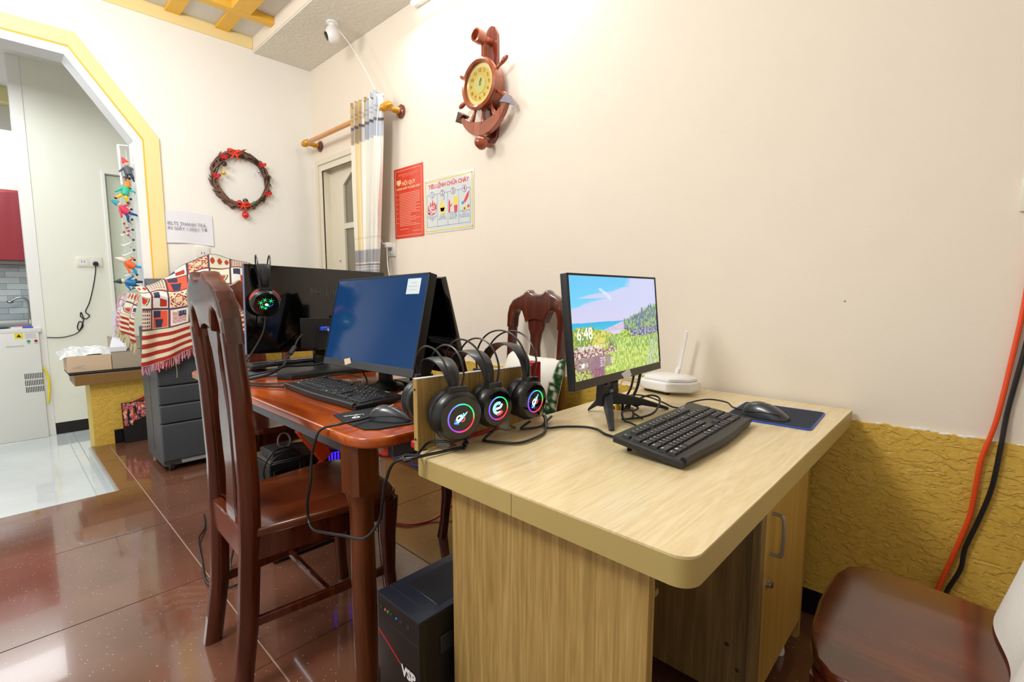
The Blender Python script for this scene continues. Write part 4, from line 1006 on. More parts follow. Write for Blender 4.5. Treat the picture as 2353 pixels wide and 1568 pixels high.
# ================================================================== KEYBOARDS
def key_layout():
    K = []; u = 1.0
    def row(y, xs, lab=None, h=1.0):
        x = xs[0]
        for i, wd in enumerate(xs[1:]): K.append((x, y, wd, h, lab[i] if lab and i < len(lab) else '')); x += wd
    K.append((0, 5.35, 1, 1, 'Esc'))
    for g in range(3): row(5.35, [2+4.5*g]+[1]*4, ['F%d' % (g*4+k+1) for k in range(4)])
    row(5.35, [15.25, 1, 1, 1], ['PrS', 'ScL', 'Br'])
    row(4, [0]+[1]*13+[2], list('`1234567890-=')+['Back'])
    row(3, [0, 1.5]+[1]*12+[1.5], ['Tab']+list('QWERTYUIOP[]\\'))
    row(2, [0, 1.75]+[1]*11+[2.25], ['Caps']+list("ASDFGHJKL;'")+['Enter'])
    row(1, [0, 2.25]+[1]*10+[2.75], ['Shift']+list('ZXCVBNM,./')+['Shift'])
    row(0, [0, 1.25, 1.25, 1.25, 6.25, 1.25, 1.25, 1.25, 1.25], ['Ctrl', 'Win', 'Alt', '', 'Alt', 'Win', '', 'Ctrl'])
    row(4, [15.25, 1, 1, 1], ['Ins', 'Hm', 'PU']); row(3, [15.25, 1, 1, 1], ['Del', 'End', 'PD'])
    row(1, [16.25, 1], ['^']); row(0, [15.25, 1, 1, 1], ['<', 'v', '>'])
    row(4, [18.5, 1, 1, 1, 1], list('N/*-')); row(3, [18.5, 1, 1, 1], list('789')); row(2, [18.5, 1, 1, 1], list('456')); row(1, [18.5, 1, 1, 1], list('123'))
    row(0, [18.5, 2, 1], list('0.')); K.append((21.5, 2, 1, 2, '+')); K.append((21.5, 0, 1, 2, ''))
    return K
KEYS = key_layout(); kmesh = {}
def keycap(wd, h, u, m):
    k = (wd, h, round(u, 5))
    if k not in kmesh:
        t = bmesh.new(); a, c = wd*u-.0024, h*u-.0024; i = .0020; z = .0062
        lo = [t.verts.new(p) for p in ((0, 0, 0), (a, 0, 0), (a, c, 0), (0, c, 0))]
        up = [t.verts.new(p) for p in ((i, i*.8, z), (a-i, i*.8, z), (a-i, c-i, z), (i, c-i, z))]
        t.faces.new(up)
        for j in range(4): t.faces.new((lo[j], lo[(j+1) % 4], up[(j+1) % 4], up[j]))
        bmesh.ops.bevel(t, geom=[e for e in t.edges if e.verts[0] in up and e.verts[1] in up], offset=.0008, segments=1, affect='EDGES')
        me = bpy.data.meshes.new('key'); t.to_mesh(me); t.free(); me.materials.append(m); kmesh[k] = me
    return kmesh[k]
def keyboard(loc, rot, L, D, label, group=None, single=True, legend=True, feet=True):
    r = thing('keyboard', label, 'keyboard', loc, 0, group, rot=rot); W = dict(parent=r, world=False)
    n = 24; hx, hy = L/2, D/2
    front = [(-hx+L*k/n, -hy-.010*math.sin(PI*k/n)**2+(.003 if k in (0, n) else 0)) for k in range(n+1)]
    back = [(hx-.002, hy-.006), (hx-.012, hy), (-hx+.012, hy), (-hx+.002, hy-.006)]
    q = B(); q.prism(front+back, 'z', 0, .016, .004, 3); part('body', q, M['black_plastic'], ang=50, **W)
    q = B(); pts = [(-hx+.012+(L-.024)*k/16, -hy+.006-.009*math.sin(PI*k/16)**2, .0145) for k in range(17)]
    q.tube(pts, .0085, 10, 2); part('palm_edge', q, M['black_plastic'], **W)
    u = (L-.030)/22.5; v = (D-.045)/6.35; ox, oy = -hx+.015, -hy+.027
    if single:
        for x, y, wd, h, lb_ in KEYS:
            o = bpy.data.objects.new('key', keycap(wd, h, u, M['key'])); COL.objects.link(o); o.parent = r
            o.location = (ox+x*u+.0012, oy+y*v+.0012, .0155); o.scale = (1, v/u, 1)
    else:
        q = B()
        for x, y, wd, h, lb_ in KEYS: q.box(ox+x*u+.001, ox+(x+wd)*u-.001, oy+y*v+.001, oy+(y+h)*v-.001, .015, .0215)
        part('keys', q, mat('worn_key_plastic', '#3a3d42', .25), **W)['kind'] = 'stuff'
    if legend:
        q = B()
        for x, y, wd, h, lb_ in KEYS:
            if not lb_: continue
            if lb_ == 'Win':
                for a in (0, 1):
                    for c in (0, 1): q.box(ox+x*u+.006+a*.0032, ox+x*u+.0088+a*.0032, oy+(y+.45)*v+c*.0032, oy+(y+.45)*v+c*.0032+.0028, .0218, .0221)
                continue
            t = text_bm(lb_, .0064 if len(lb_) == 1 else .0048, align='LEFT', bold=.0002); t.xf(Matrix.Translation((ox+x*u+.0045, oy+(y+h-.36)*v, .0222)))
            me = bpy.data.meshes.new('l'); t.b.to_mesh(me); t.b.free(); q.b.from_mesh(me); bpy.data.meshes.remove(me)
        part('key_legends', q, M['print_white'], smooth=False, **W)['kind'] = 'stuff'
    t = text_bm('logitech', .009, align='LEFT'); t.xf(Matrix.Translation((hx-.105, hy-.010, .0163))); part('lettering', t, M['print_white'], smooth=False, **W)
    if feet:
        for s_ in (-1, 1): q = B(); q.box(s_*(hx-.05)-.010, s_*(hx-.05)+.010, hy-.032, hy-.026, -.026, .002, .002, 1); part('foot', q, M['black_matte'], **W)
    return r
tl = math.radians(7.5)
kb = keyboard((3.622, -.702, .786), (tl, 0, math.radians(91.2)), .485, .185, 'black full-size keyboard on the oak desk in front of the lit monitor')
keyboard((2.427, -1.077, .7755), (math.radians(2.0), 0, math.radians(.4)), .565, .192, 'black full-size keyboard on the brown table before the blue-screened monitor', feet=False)
keyboard((1.63, -.92, .7875), (math.radians(5), 0, math.radians(-92)), .44, .17, 'black keyboard behind the glossy-backed monitor at the far end of the table', single=False, legend=False, feet=False)

# ================================================================== MICE AND PADS
def mouse(loc, rz, L, label, logo=True):
    r = thing('mouse', label, 'mouse', loc, rz); W = dict(parent=r, world=False)
    t = bmesh.new(); n, m = 26, 20; V = []
    for i in range(n+1):
        u = i/n; x = L/2-u*L        # nose at +x
        wd = L*.27*(max(0, math.sin(PI*(.06+.88*u)))**.45)*(1-.10*math.sin(PI*u)**4); ht = L*.34*(math.sin(PI*(.05+.93*u**.72))**.62)
        wd = max(wd, .001); ht = max(ht, .002)
        V.append([t.verts.new((x, wd*(abs(math.cos(a))**.8)*(1 if math.cos(a) > 0 else -1)*(1-.16*math.sin(a)), .001+ht*math.sin(a)**.8)) for a in [PI*k/m for k in range(m+1)]])
    for a, c in zip(V, V[1:]):
        for k in range(m): t.faces.new((a[k], a[k+1], c[k+1], c[k]))
        t.faces.new((a[m], a[0], c[0], c[m]))
    t.faces.new(V[0]); t.faces.new(V[-1][::-1]); bmesh.ops.recalc_face_normals(t, faces=t.faces[:])
    part('shell', t, mat('mouse_shell', '#3a3c3f', .28, coat=.3, var=.08), ang=80, **W)
    q = B(); q.cyl((L*.26, -.003, L*.262), (L*.26, .003, L*.262), L*.062, seg=20); part('wheel', q, M['black_matte'], **W)
    q = B()
    for s_ in (-1, 1): q.tube([(L*.42, s_*L*.21, L*.10), (L*.2, s_*L*.245, L*.125), (-L*.1, s_*L*.235, L*.15), (-L*.38, s_*L*.19, L*.13)], .0012, 6, 4)
    part('side_seam', q, M['black_matte'], **W)['kind'] = 'stuff'
    if logo:
        t = text_bm('logitech', .009); t.xf(Matrix.Translation((-L*.03, 0, L*.344)) @ Matrix.Rotation(-PI/2, 4, 'Z')); part('lettering', t, M['print_white'], smooth=False, **W)
    return r
pad = thing('mouse_pad', 'dark blue-black mouse pad with a bright blue stitched rim on the oak desk', 'mouse pad', (3.72, -.27, .77))
ang = .055; q = B(); P = rrect(-.118, .118, -.125, .125, (.012,)*4, 5); q.prism(P, 'z', .0006, .004)
q.xf(Matrix.Translation((3.722, -.278, .77)) @ Matrix.Rotation(ang, 4, 'Z')); part('cloth', q, mat('pad_cloth', '#1f2a3a', .85, bump=.1, bscale=900), pad)
q = B(); q.tube([(x, y, .0028) for x, y in P], .0022, 8, 1, closed=True); q.xf(Matrix.Translation((3.722, -.278, .77)) @ Matrix.Rotation(ang, 4, 'Z')); part('stitched_rim', q, M['blue'], pad)
mouse((3.71, -.335, .7745), math.radians(176), .13, 'black mouse on the blue-rimmed pad by the wall')
pd2 = thing('mouse_pad', 'black mouse pad with a white printed logo at the corner of the brown table', 'mouse pad', (2.83, -1.17, .77))
q = B(); q.prism([(2.706, -1.243), (2.80, -1.262), (2.925, -1.262), (2.95, -1.235), (2.985, -1.085), (2.97, -1.065), (2.74, -1.065), (2.713, -1.085)], 'z', TZ+.0006, TZ+.004, .0008, 1); part('cloth', q, mat('pad_cloth_black', '#15181d', .8), pd2)
LG = frame((2.765, -1.205, TZ+.0046), (-.35, -.94, 0), (.94, -.35, 0))
t = text_bm('Logitech', .018, bold=.0003); t.xf(LG); part('lettering', t, M['print_white'], pd2, smooth=False)
q = B(); q.tube([(.012*math.cos(a), .026+.009*math.sin(a), 0) for a in [.6+k*.62 for k in range(8)]], .003, 6, 4); q.ball((.004, .026, 0), .004, (1.4, .8, .2)); q.xf(LG @ Matrix.Diagonal((1, 1, .15, 1))); part('logo', q, M['print_white'], pd2)
mouse((2.895, -1.155, .7745), math.radians(212), .13, 'black mouse on the logo-printed pad on the brown table')
q = B(); q.prism(rrect(1.60, 1.84, -1.245, -1.06, (.01,)*4, 3), 'z', TZ+.0006, TZ+.004); tag(part('mouse_pad', q, mat('grey_pad', '#4a545f', .7)), 'grey mouse pad at the far left end of the table', 'mouse pad')

# ================================================================== HEADSETS AND THEIR RACK
rk = thing('headset_rack', 'upright oak board screwed to the desk edge, carrying three headsets', 'rack', (3.182, -1.03, .77))
bx0, bx1 = 3.172, 3.188
q = B(); q.prism([(-1.266, .771), (-.842, .771), (-.842, .937), (-1.266, .951)], 'x', bx0, bx1, .0008, 1); part('board', q, M['oak_v'], rk)
q = B(); q.prism([(-1.266, .9512), (-.842, .9372), (-.842, .9385), (-1.266, .9525)], 'x', bx0, bx1); part('top_edge', q, M['paper'], rk)
for y in (-1.19, -.965):
    q = B(); q.box(3.1885, 3.1905, y-.022, y+.022, .7715, .815, .0005, 1); q.prism([(3.19, y-.022), (3.215, y-.022), (3.228, y-.012), (3.228, y+.012), (3.215, y+.022), (3.19, y+.022)], 'z', .7712, .7730)
    br = part('bracket', q, M['metal'], rk)
    for p, d in (((3.1905, y, .80), (1, 0, 0)), ((3.212, y, .773), (0, 0, 1))):
        q = B(); q.lathe([(.005, 0), (.0045, .0015), (0, .002)], p, d, 12); part('screw', q, M['metal'], br)
for z in (.925, .80):
    q = B(); q.lathe([(.003, 0), (.0025, .001), (0, .001)], (3.180, -1.2668, z), (0, -1, 0), 10); part('screw', q, M['black_plastic'], rk)
rc = thing('red_case', 'flat red plastic case standing behind the headset board', 'case', (3.16, -.85, .77))
q = B(); q.box(3.150, 3.190, -.838, -.800, .771, .945, .003, 2); part('end', q, M['red'], rc)
q = B(); q.box(3.150, 3.168, -1.262, -.838, .771, .790, .003, 1); part('lower_edge', q, M['red'], rc)
q = B(); q.box(3.1885, 3.200, -1.163, -.992, .7712, .779, .002, 1); part('lip', q, M['red'], rc)
M['band_pad'] = mat('band_leatherette', '#1f2226', .38, coat=.15); M['cup'] = mat('cup_plastic', '#1a1b1d', .3, var=.08)
def rgb_mat():
    m = bpy.data.materials.new('rgb_ring_light'); m.use_nodes = True; N, L = nodes_of(m); b = N['Principled BSDF']
    tc = N.new('ShaderNodeTexCoord'); sp = N.new('ShaderNodeSeparateXYZ'); L.new(tc.outputs['Object'], sp.inputs[0])
    at = N.new('ShaderNodeMath'); at.operation = 'ARCTAN2'; L.new(sp.outputs['Z'], at.inputs[0]); L.new(sp.outputs['Y'], at.inputs[1])
    mr = N.new('ShaderNodeMapRange'); mr.inputs[1].default_value = -PI; mr.inputs[2].default_value = PI; L.new(at.outputs[0], mr.inputs[0])
    r = ramp(N, [(0, '#6a5cff'), (.16, '#8a2cff'), (.25, '#ff2a8a'), (.34, '#ff3a3a'), (.46, '#c03040'), (.56, '#20d060'), (.72, '#20e0a0'), (.84, '#5a7cff'), (1, '#6a5cff')])
    L.new(mr.outputs[0], r.inputs[0]); L.new(r.outputs[0], b.inputs['Emission Color']); b.inputs['Emission Strength'].default_value = 1.3; b.inputs['Base Color'].default_value = (0, 0, 0, 1)
    return m
M['rgb'] = rgb_mat(); M['glow_cyan'] = mat('cyan_logo_light', '#0a2a3a', .4, emit='#7ff4ff', es=1.6); M['glow_blue'] = mat('blue_logo_light', '#04081a', .4, emit='#2a55ff', es=1.6); M['glow_red'] = mat('red_logo_light', '#1a0408', .4, emit='#ff3a4a', es=1.6); M['glow_white'] = mat('white_logo_light', '#ffffff', .4, emit='#e8f4ff', es=1.6)
M['glow_green'] = mat('green_logo_light', '#02160c', .4, emit='#18e58c', es=1.2)
def cup_parts(r, c, d, R, kind, red=False):
    """ear cup centred at c, outer face towards unit vector d (root's frame)"""
    W = dict(parent=r, world=False); c = Vector(c); d = Vector(d).normalized()
    q = B(); q.lathe([(R*.70, -.046), (R*.92, -.042), (R*.97, -.030), (R*.92, -.018), (R*.80, -.014)], c, d, 36); part('ear_cushion', q, M['band_pad'], **W)
    q = B(); q.lathe([(R*.84, -.018), (R*.95, -.012), (R*1.0, 0), (R*.97, .012), (R*.86, .022), (R*.80, .025)], c, d, 40); sh = part('ear_cup', q, M['cup'], **W)
    return sh
def on_face(c, d, up=(0, 0, 1), off=.026):
    d = Vector(d).normalized(); u = (Vector(up)-d*d.dot(Vector(up))).normalized(); x = u.cross(d)
    return frame(Vector(c)+d*off, x, u)
def headset(name, label, loc, rz, R=.066, half=.098, top=.17, kind='ring', lean=0, rot=None, group=None):
    """local frame: cups face +-x, origin at the front (+x) cup's centre"""
    r = thing('headset', label, 'headset', loc, rz, group, rot=rot); W = dict(parent=r, world=False)
    fx, bx = 0.0, -2*half+.02
    for s_, cx in ((1, fx), (-1, bx)):
        d = Vector((s_, 0, -.06)).normalized(); c = (cx, 0, 0); sh = cup_parts(r, c, d, R, kind)
        q = B(); q.prism([(-R*.42, R*.78), (-R*.36, R*1.12), (R*.36, R*1.12), (R*.42, R*.78)], 'x', cx-s_*.012 if s_ > 0 else cx-.012, cx+.016 if s_ > 0 else cx+.012, .004, 2); part('hinge', q, M['cup'], **W)
        if s_ < 0: continue
        f = on_face(c, d)
        q = B(); q.lathe([(0, 0), (R*.82, 0), (R*.80, .0015), (0, .0015)], Vector(c)+d*.0245, d, 36, cap=False); fp = part('face_plate', q, M['black_gloss'], **W)
        def sub(q_, m_, nm): 
            o = part(nm, q_, m_, fp, world=False); return o
        if kind != 'stars':
            q = B(); q.lathe([(R*.50, 0), (R*.50, .0018), (R*.545, .0018), (R*.545, 0)], (0, 0, 0), (1, 0, -.06), 44, cap=False)
            o = sub(q, M['rgb'], 'light_ring'); o.location = Vector(c)+d*.0262
            if kind == 'e':
                q = B(); q.tube([(R*.24*math.cos(a), R*.24*math.sin(a), .0) for a in [PI*.35+k*.42 for k in range(11)]], .0042, 6, 3)
                q.xf(f @ Matrix.Diagonal((1, 1, .3, 1))); sub(q, M['glow_cyan'], 'logo_light')
                q = B(); q.tube([(-.008, -.001, 0), (.006, .001, 0), (.012, .010, 0)], .003, 6, 3); q.xf(f @ Matrix.Diagonal((1, 1, .3, 1))); sub(q, M['glow_white'], 'logo_light')
                q = B(); q.tube([(-.004, -.0165, 0), (.006, -.015, 0), (.013, -.009, 0)], .0035, 6, 3); q.xf(f @ Matrix.Translation((0, 0, .001)) @ Matrix.Diagonal((1, 1, .3, 1))); sub(q, M['glow_red'], 'logo_light')
            else:
                a_ = .5 if kind == 'ring' else .95
                rot_ = f @ Matrix.Rotation(a_, 4, 'Z') @ Matrix.Diagonal((1, 1, .3, 1))
                q = B(); q.tube([(-.021, -.002, 0), (-.010, -.005, 0), (.004, -.002, 0), (.021, .004, 0)], [.0014, .0022, .0022, .0012], 6, 4); q.xf(rot_); sub(q, M['glow_cyan'], 'logo_light')
                q = B(); q.tube([(-.012, .0, 0), (-.008, .007, 0), (.0, .007, 0), (.001, .0, 0)], .0018, 6, 4, closed=True); q.xf(rot_); sub(q, M['glow_white'], 'logo_light')
                q = B(); q.tube([(.004, .008, 0), (.007, -.002, 0), (.011, .007, 0)], .0016, 6, 4); q.xf(rot_); sub(q, M['glow_cyan'], 'logo_light')
                q = B(); q.tube([(-.003, -.009, 0), (.004, -.010, 0), (.009, -.005, 0)], .0018, 6, 4); q.xf(rot_); sub(q, M['glow_red'], 'logo_light')
                q = B(); q.tube([(-.016, .004, 0), (-.018, -.004, 0), (-.012, -.010, 0)], .0020, 6, 4); q.xf(rot_); sub(q, M['glow_blue'], 'logo_light')
        else:
            q = B()
            for sx, sy, s2 in ((-.022, .006, 1), (-.006, .018, .9), (.018, .014, 1), (-.018, -.012, .8), (.006, -.006, .8), (-.004, -.018, .7)):
                for k in range(3):
                    a = k*PI/3+.3; q.tube([(sx-.013*s2*math.cos(a), sy-.013*s2*math.sin(a), 0), (sx, sy, 0), (sx+.013*s2*math.cos(a), sy+.013*s2*math.sin(a), 0)], [.0002, .0010, .0002], 5, 2)
            q.xf(f); sub(q, M['glow_green'], 'star_lights')['kind'] = 'stuff'
            q = B(); q.ball((.0, -.002, .0005), .005, (1.3, 1, .3)); q.xf(f); sub(q, M['glow_white'], 'logo_light')
            q = B(); q.tube([(.010, -.012, 0), (.022, -.006, 0), (.026, .002, 0)], .0008, 5, 3); q.xf(f); sub(q, M['glow_blue'], 'star_lights')
    mid = (fx+bx)/2; hw = (fx-bx)/2
    for yy in (-.018, .018):     # twin spring bands
        q = B(); P = [(fx, yy*.8, R*1.02)]
        for k in range(1, 12): a = PI*k/12; P.append((mid+hw*1.06*math.cos(a), yy*(1+.5*math.sin(a)), R*1.02+(top-R*1.02)*math.sin(a)**.8))
        P.append((bx, yy*.8, R*1.02)); q.tube(P, 1, 4, 3, flat=(.0075, .0024, (0, 1, 0)))
        t2 = B(); t2.tube(P, .0027, 8, 3); part('spring_band', t2, M['cup'], **W); q.b.free()
    P = [(fx-.012, 0, R*1.0)]
    for k in range(1, 12): a = PI*k/12; P.append((mid+hw*.86*math.cos(a), 0, R*1.0+(top*.80-R*1.0)*math.sin(a)**.85))
    P.append((bx+.012, 0, R*1.0)); q = B(); wds = [.45]+[.45+.55*math.sin(PI*k/12)**.7 for k in range(1, 12)]+[.45]
    t = bmesh.new(); rows_ = []
    for i, p in enumerate(P):
        p = Vector(p); tg = (Vector(P[min(i+1, 12)])-Vector(P[max(i-1, 0)])).normalized(); nn = Vector((0, 1, 0)).cross(tg); hwid = .027*wds[i]
        rows_.append([t.verts.new(p+Vector((0, a*hwid, 0))+nn*(.0035 if abs(a) < .9 else .001)*b_) for a, b_ in ((-1, 1), (-.6, 1), (0, 1.15), (.6, 1), (1, 1), (1, -1), (.6, -1), (0, -1), (-.6, -1), (-1, -1))])
    for a, c in zip(rows_, rows_[1:]):
        for k in range(10): t.faces.new((a[k], a[(k+1) % 10], c[(k+1) % 10], c[k]))
    t.faces.new(rows_[0][::-1]); t.faces.new(rows_[-1]); bmesh.ops.recalc_face_normals(t, faces=t.faces[:]); bmesh.ops.subdivide_edges(t, edges=[e for e in t.edges if abs(e.verts[0].co.x-e.verts[1].co.x) > .004], cuts=1)
    part('head_pad', t, M['band_pad'], ang=60, **W)
    return r
headset('a', 'nearest of the three headsets on the board, planet-like logo in its light ring', (3.250, -1.194, .860), math.radians(-14), kind='ring', top=.162, half=.112)
headset('b', 'middle headset on the board, with a C-shaped glowing logo', (3.250, -1.070, .862), math.radians(-8), R=.057, kind='e', top=.170, half=.110)
headset('c', 'headset nearest the cushion, its glowing logo turned upright', (3.262, -.940, .860), math.radians(-2), R=.058, kind='turned', top=.188, half=.112, rot=(math.radians(-6), 0, 0))
h4 = headset('d', 'headset hung over the glossy monitor, green star lights and red stripe', (1.875, -1.128, 1.108), math.radians(-8), R=.062, half=.055, kind='stars', top=.205, rot=(0, math.radians(8), math.radians(-12)))
for s_ in (0,):
    q = B(); [q.tube([(-.010, .0625*math.cos(a), .0625*math.sin(a)) for a in [a0+k*.13 for k in range(8)]], 1, 6, 2, flat=(.008, .003, (0, math.cos(a0+.45), math.sin(a0+.45)))) for a0 in (.1, 2.0)]; part('red_stripe', q, mat('red_stripe_light', '#f0372c', .4, emit='#ff3020', es=.5), h4, world=False)

# ================================================================== PRINTER AND BLANKET
pr = thing('printer', 'dark grey floor-standing office printer half covered by the patchwork blanket', 'printer', (.27, -1.0, 0))
PX0, PX1, PY0, PY1 = .022, .500, -1.290, -.72
M['printer'] = mat('printer_grey', '#454b52', .42, var=.08); M['printer_side'] = mat('printer_side_grey', '#54585c', .5, var=.08)
q = B(); q.box(PX0, PX1-.03, PY0+.004, PY1, .035, .92, .006, 1); part('body', q, M['printer_side'], pr)
q = B(); q.prism([(PX0+.03, .92), (PX1-.02, .92), (PX1-.04, 1.06), (PX0+.02, 1.24)], 'y', PY0+.05, PY1, .01, 2); part('scanner_lid', q, M['printer_side'], pr)
q = B(); q.box(PX0+.02, PX0+.22, PY0+.002, PY0+.0045, .10, .60); q.box(PX0+.235, PX1-.035, PY0+.002, PY0+.0045, .10, .60); part('side_panel', q, M['printer'], pr)
for z0, z1, nm in ((.075, .315, 'lower_drawer'), (.321, .437, 'paper_drawer'), (.443, .558, 'paper_drawer'), (.564, .82, 'front_cover')):
    q = B(); q.box(PX1-.03, PX1, PY0, PY1, z0, z1, .010, 3); part(nm, q, M['printer'], pr)
q = B(); q.box(PX1-.055, PX1-.012, PY0+.10, PY1-.03, .045, .072, .002, 1); part('base_bar', q, mat('grey_bar', '#9aa0a4', .4), pr)
for x in (PX0+.05, PX1-.06):
    for y in (PY0+.05, PY1-.05): q = B(); q.cyl((x, y-.012, .034), (x, y+.012, .034), .033); q.cyl((x, y, .034), (x, y, .072), .012); part('caster', q, M['black_plastic'], pr)

def lerp(a, b_, t): return tuple(x*(1-t)+y*t for x, y in zip(a, b_))
CREAM, BRICK, NAVY, SAGE, CORAL, WHITE_, DKRED = (.93, .88, .76), (.72, .20, .14), (.20, .22, .33), (.86, .87, .78), (.93, .36, .24), (.92, .92, .90), (.55, .12, .10)
def quilt(u, v):
    """u along the blanket, v from its ridge down to the hem (hem stripes last)"""
    if v > .745:
        k = (v-.745)/.255*7; i = int(k); fr_ = k-i
        if i % 2 == 0: return BRICK if (u*70) % 1 > .28 else DKRED
        return CREAM
    cu_, cv = u*6.2, v/.745*4.2; i, j = int(cu_), int(cv); a, b_ = cu_-i, cv-j
    if j >= 4: return CREAM
    if min(a, 1-a) < .035 or min(b_, 1-b_) < .035: return (.25, .26, .36)
    if min(a, 1-a) < .07 or min(b_, 1-b_) < .07: return BRICK if (i+j) % 2 else CREAM
    x, y = (a-.5)*2, (b_-.5)*2; kind = (i*3+j*5) % 7
    if kind == 0:      # flag patch
        if abs(x) < .66 and abs(y) < .6:
            if x > -.05 and y < -.05: return NAVY if (a*24) % 1 > .25 or (b_*24) % 1 > .25 else WHITE_
            return BRICK if ((b_+.04*math.sin(a*14))*13) % 1 > .5 else WHITE_
        return WHITE_
    if kind == 1:      # checked blocks
        return (.90, .80, .70) if (a*8) % 1 < .4 and True or (b_*6) % 1 < .45 else NAVY
    if kind == 2:      # quilt star
        r = abs(x)+abs(y)
        if max(abs(x), abs(y)) < .34: return (.93, .80, .66)
        if max(abs(x), abs(y)) < .42: return DKRED
        if max(abs(x), abs(y)) < .86 and (abs(abs(x)-abs(y)) < .36*(1.1-max(abs(x), abs(y)))) : return (.96, .84, .70)
        return DKRED if int(abs(x)*5+abs(y)*5) % 2 else (.94, .82, .68)
    if kind == 3:      # melon
        r = math.hypot(x, y*1.1)
        if y > -.15+.3*x and r < .5: return (.80, .22, .18)
        if y > -.2+.3*x and r < .62: return CREAM
        if y > -.25+.3*x and r < .76: return (.20, .30, .24)
        return (.93, .90, .80)
    if kind == 4:      # bird or house in coral and navy
        if y < -.2 and abs(x) < .8: return NAVY if x < .1 else CORAL
        if y > .0 and abs(x+.1) < .5*(1-y*.4): return NAVY
        return CORAL
    if kind == 5:      # hearts row
        if abs(y) < .45 and (abs(((a*3) % 1)-.5)*2+abs(y)*1.1) < .75: return BRICK
        return SAGE
    if abs(x) < .75 and abs(y) < .75 and (x*y > 0): return BRICK if x > 0 else NAVY
    return WHITE_
bl = thing('blanket', 'patchwork blanket of flags, stars and melons draped over the printer, fringed hem', 'blanket', (.3, -1.0, .7))
# ridge (near the wall), brow (front top edge), hem (front bottom) as functions of s along y
ridge = [(.10, -1.330, 1.155), (.10, -1.245, 1.182), (.10, -1.129, 1.241), (.10, -.995, 1.355), (.10, -.869, 1.410), (.10, -.742, 1.405), (.10, -.62, 1.37), (.10, -.50, 1.33)]
brow = [(.475, -1.335, 1.130), (.485, -1.27, 1.125), (.485, -1.19, 1.12), (.49, -1.09, 1.13), (.49, -.98, 1.14), (.49, -.87, 1.14), (.485, -.76, 1.13), (.48, -.66, 1.12)]
hem = [(.505, -1.372, .700), (.515, -1.30, .715), (.52, -1.22, .742), (.52, -1.12, .788), (.515, -1.01, .815), (.51, -.90, .842), (.505, -.79, .870), (.50, -.69, .895)]
def samp(L_, t):
    k = t*(len(L_)-1); i = min(int(k), len(L_)-2); f = k-i
    g = lambda j: Vector(L_[max(0, min(j, len(L_)-1))])
    a, b_, c, d = g(i-1), g(i), g(i+1), g(i+2)
    return .5*((2*b_)+(c-a)*f+(2*a-5*b_+4*c-d)*f*f+(3*b_-a-3*c+d)*f**3)
NB, NH = 260, 200; rows = []
for i in range(NH):
    v = i/(NH-1); r_ = []
    for j in range(NB):
        s_ = j/(NB-1); A, Bq, C = samp(ridge, s_), samp(brow, s_), samp(hem, s_)
        if v < .42: t = v/.42; p = A.lerp(Bq, t); p.x += .028*t; p.z += .045*math.sin(PI*t)*(.6+.4*math.sin(s_*9))
        else: t = (v-.42)/.58; p = Bq.lerp(C, t); p.x += .028+ .018*math.sin(PI*t)*math.sin(s_*19+1)+.010*t*math.sin(s_*31)
        if v < .5: p.z += .008*math.sin(s_*23+v*9)
        r_.append(tuple(p))
    rows.append(r_)
M['quilt'] = print_mat('woven_patchwork', .9, bump=.5)
painted('cloth', rows, lambda u, v: quilt(u*1.02+.05, v), M['quilt'], bl)
# fold hanging over the left end
side = []
for i in range(120):
    v = i/119; r_ = []
    for j in range(100):
        s_ = j/99; top_ = Vector((.475, -1.335, 1.135)).lerp(Vector((.12, -1.36, 1.150)), s_)
        bot = Vector((.455, -1.375, .84)).lerp(Vector((.17, -1.425, .93)), s_); p = top_.lerp(bot, v)
        p.y += -.020*math.sin(PI*v)-.014*math.sin(s_*12)*v; r_.append(tuple(p))
    side.append(r_)
painted('side_fold', side, lambda u, v: quilt(.42+u*.33, .40+v*.60) if u < .62 else lerp(quilt(.9-u*.3, .40+v*.60), (.88, .82, .88), .55), M['quilt'], bl)
rnd = random.Random(21)
def fringe(path, n, ln, m, nm, out=(0, 0, 0)):
    q = B()
    for k in range(n):
        t = (k+.5)/n; p = samp(path, t); p.x += .028 if path is hem else 0; l_ = ln*rnd.uniform(.75, 1.15); dx, dy = rnd.uniform(-.012, .012), rnd.uniform(-.014, .008)
        q.tube([p, p+Vector((dx*.5, dy*.4, -l_*.5)), p+Vector((dx, dy, -l_))], .0022, 4, 1)
    o = part(nm, q, m, bl); o['kind'] = 'stuff'
fringe(hem, 90, .050, mat('pink_fringe', '#e39aa2', .9), 'fringe'); fringe(hem, 60, .052, mat('brick_fringe', '#c9423a', .9), 'fringe'); fringe(hem, 50, .05, mat('blue_fringe', '#a9acd0', .9), 'fringe')
fringe([(.455, -1.375, .84), (.36, -1.392, .868), (.26, -1.408, .90), (.17, -1.425, .93)], 90, .065, mat('cream_fringe', '#cfc6a2', .9), 'fringe')
fringe([(.12, -1.39, 1.13), (.14, -1.405, 1.07), (.15, -1.415, 1.0), (.17, -1.425, .93)], 40, .05, mat('mauve_fringe', '#d9a9c6', .9), 'fringe')
q = B(); q.tube([(.545, -1.20, .745), (.552, -1.20, .70), (.546, -1.195, .66), (.55, -1.198, .615)], .0016, 5); part('loose_thread', q, mat('loose_thread', '#cdc2a0', .9), bl)

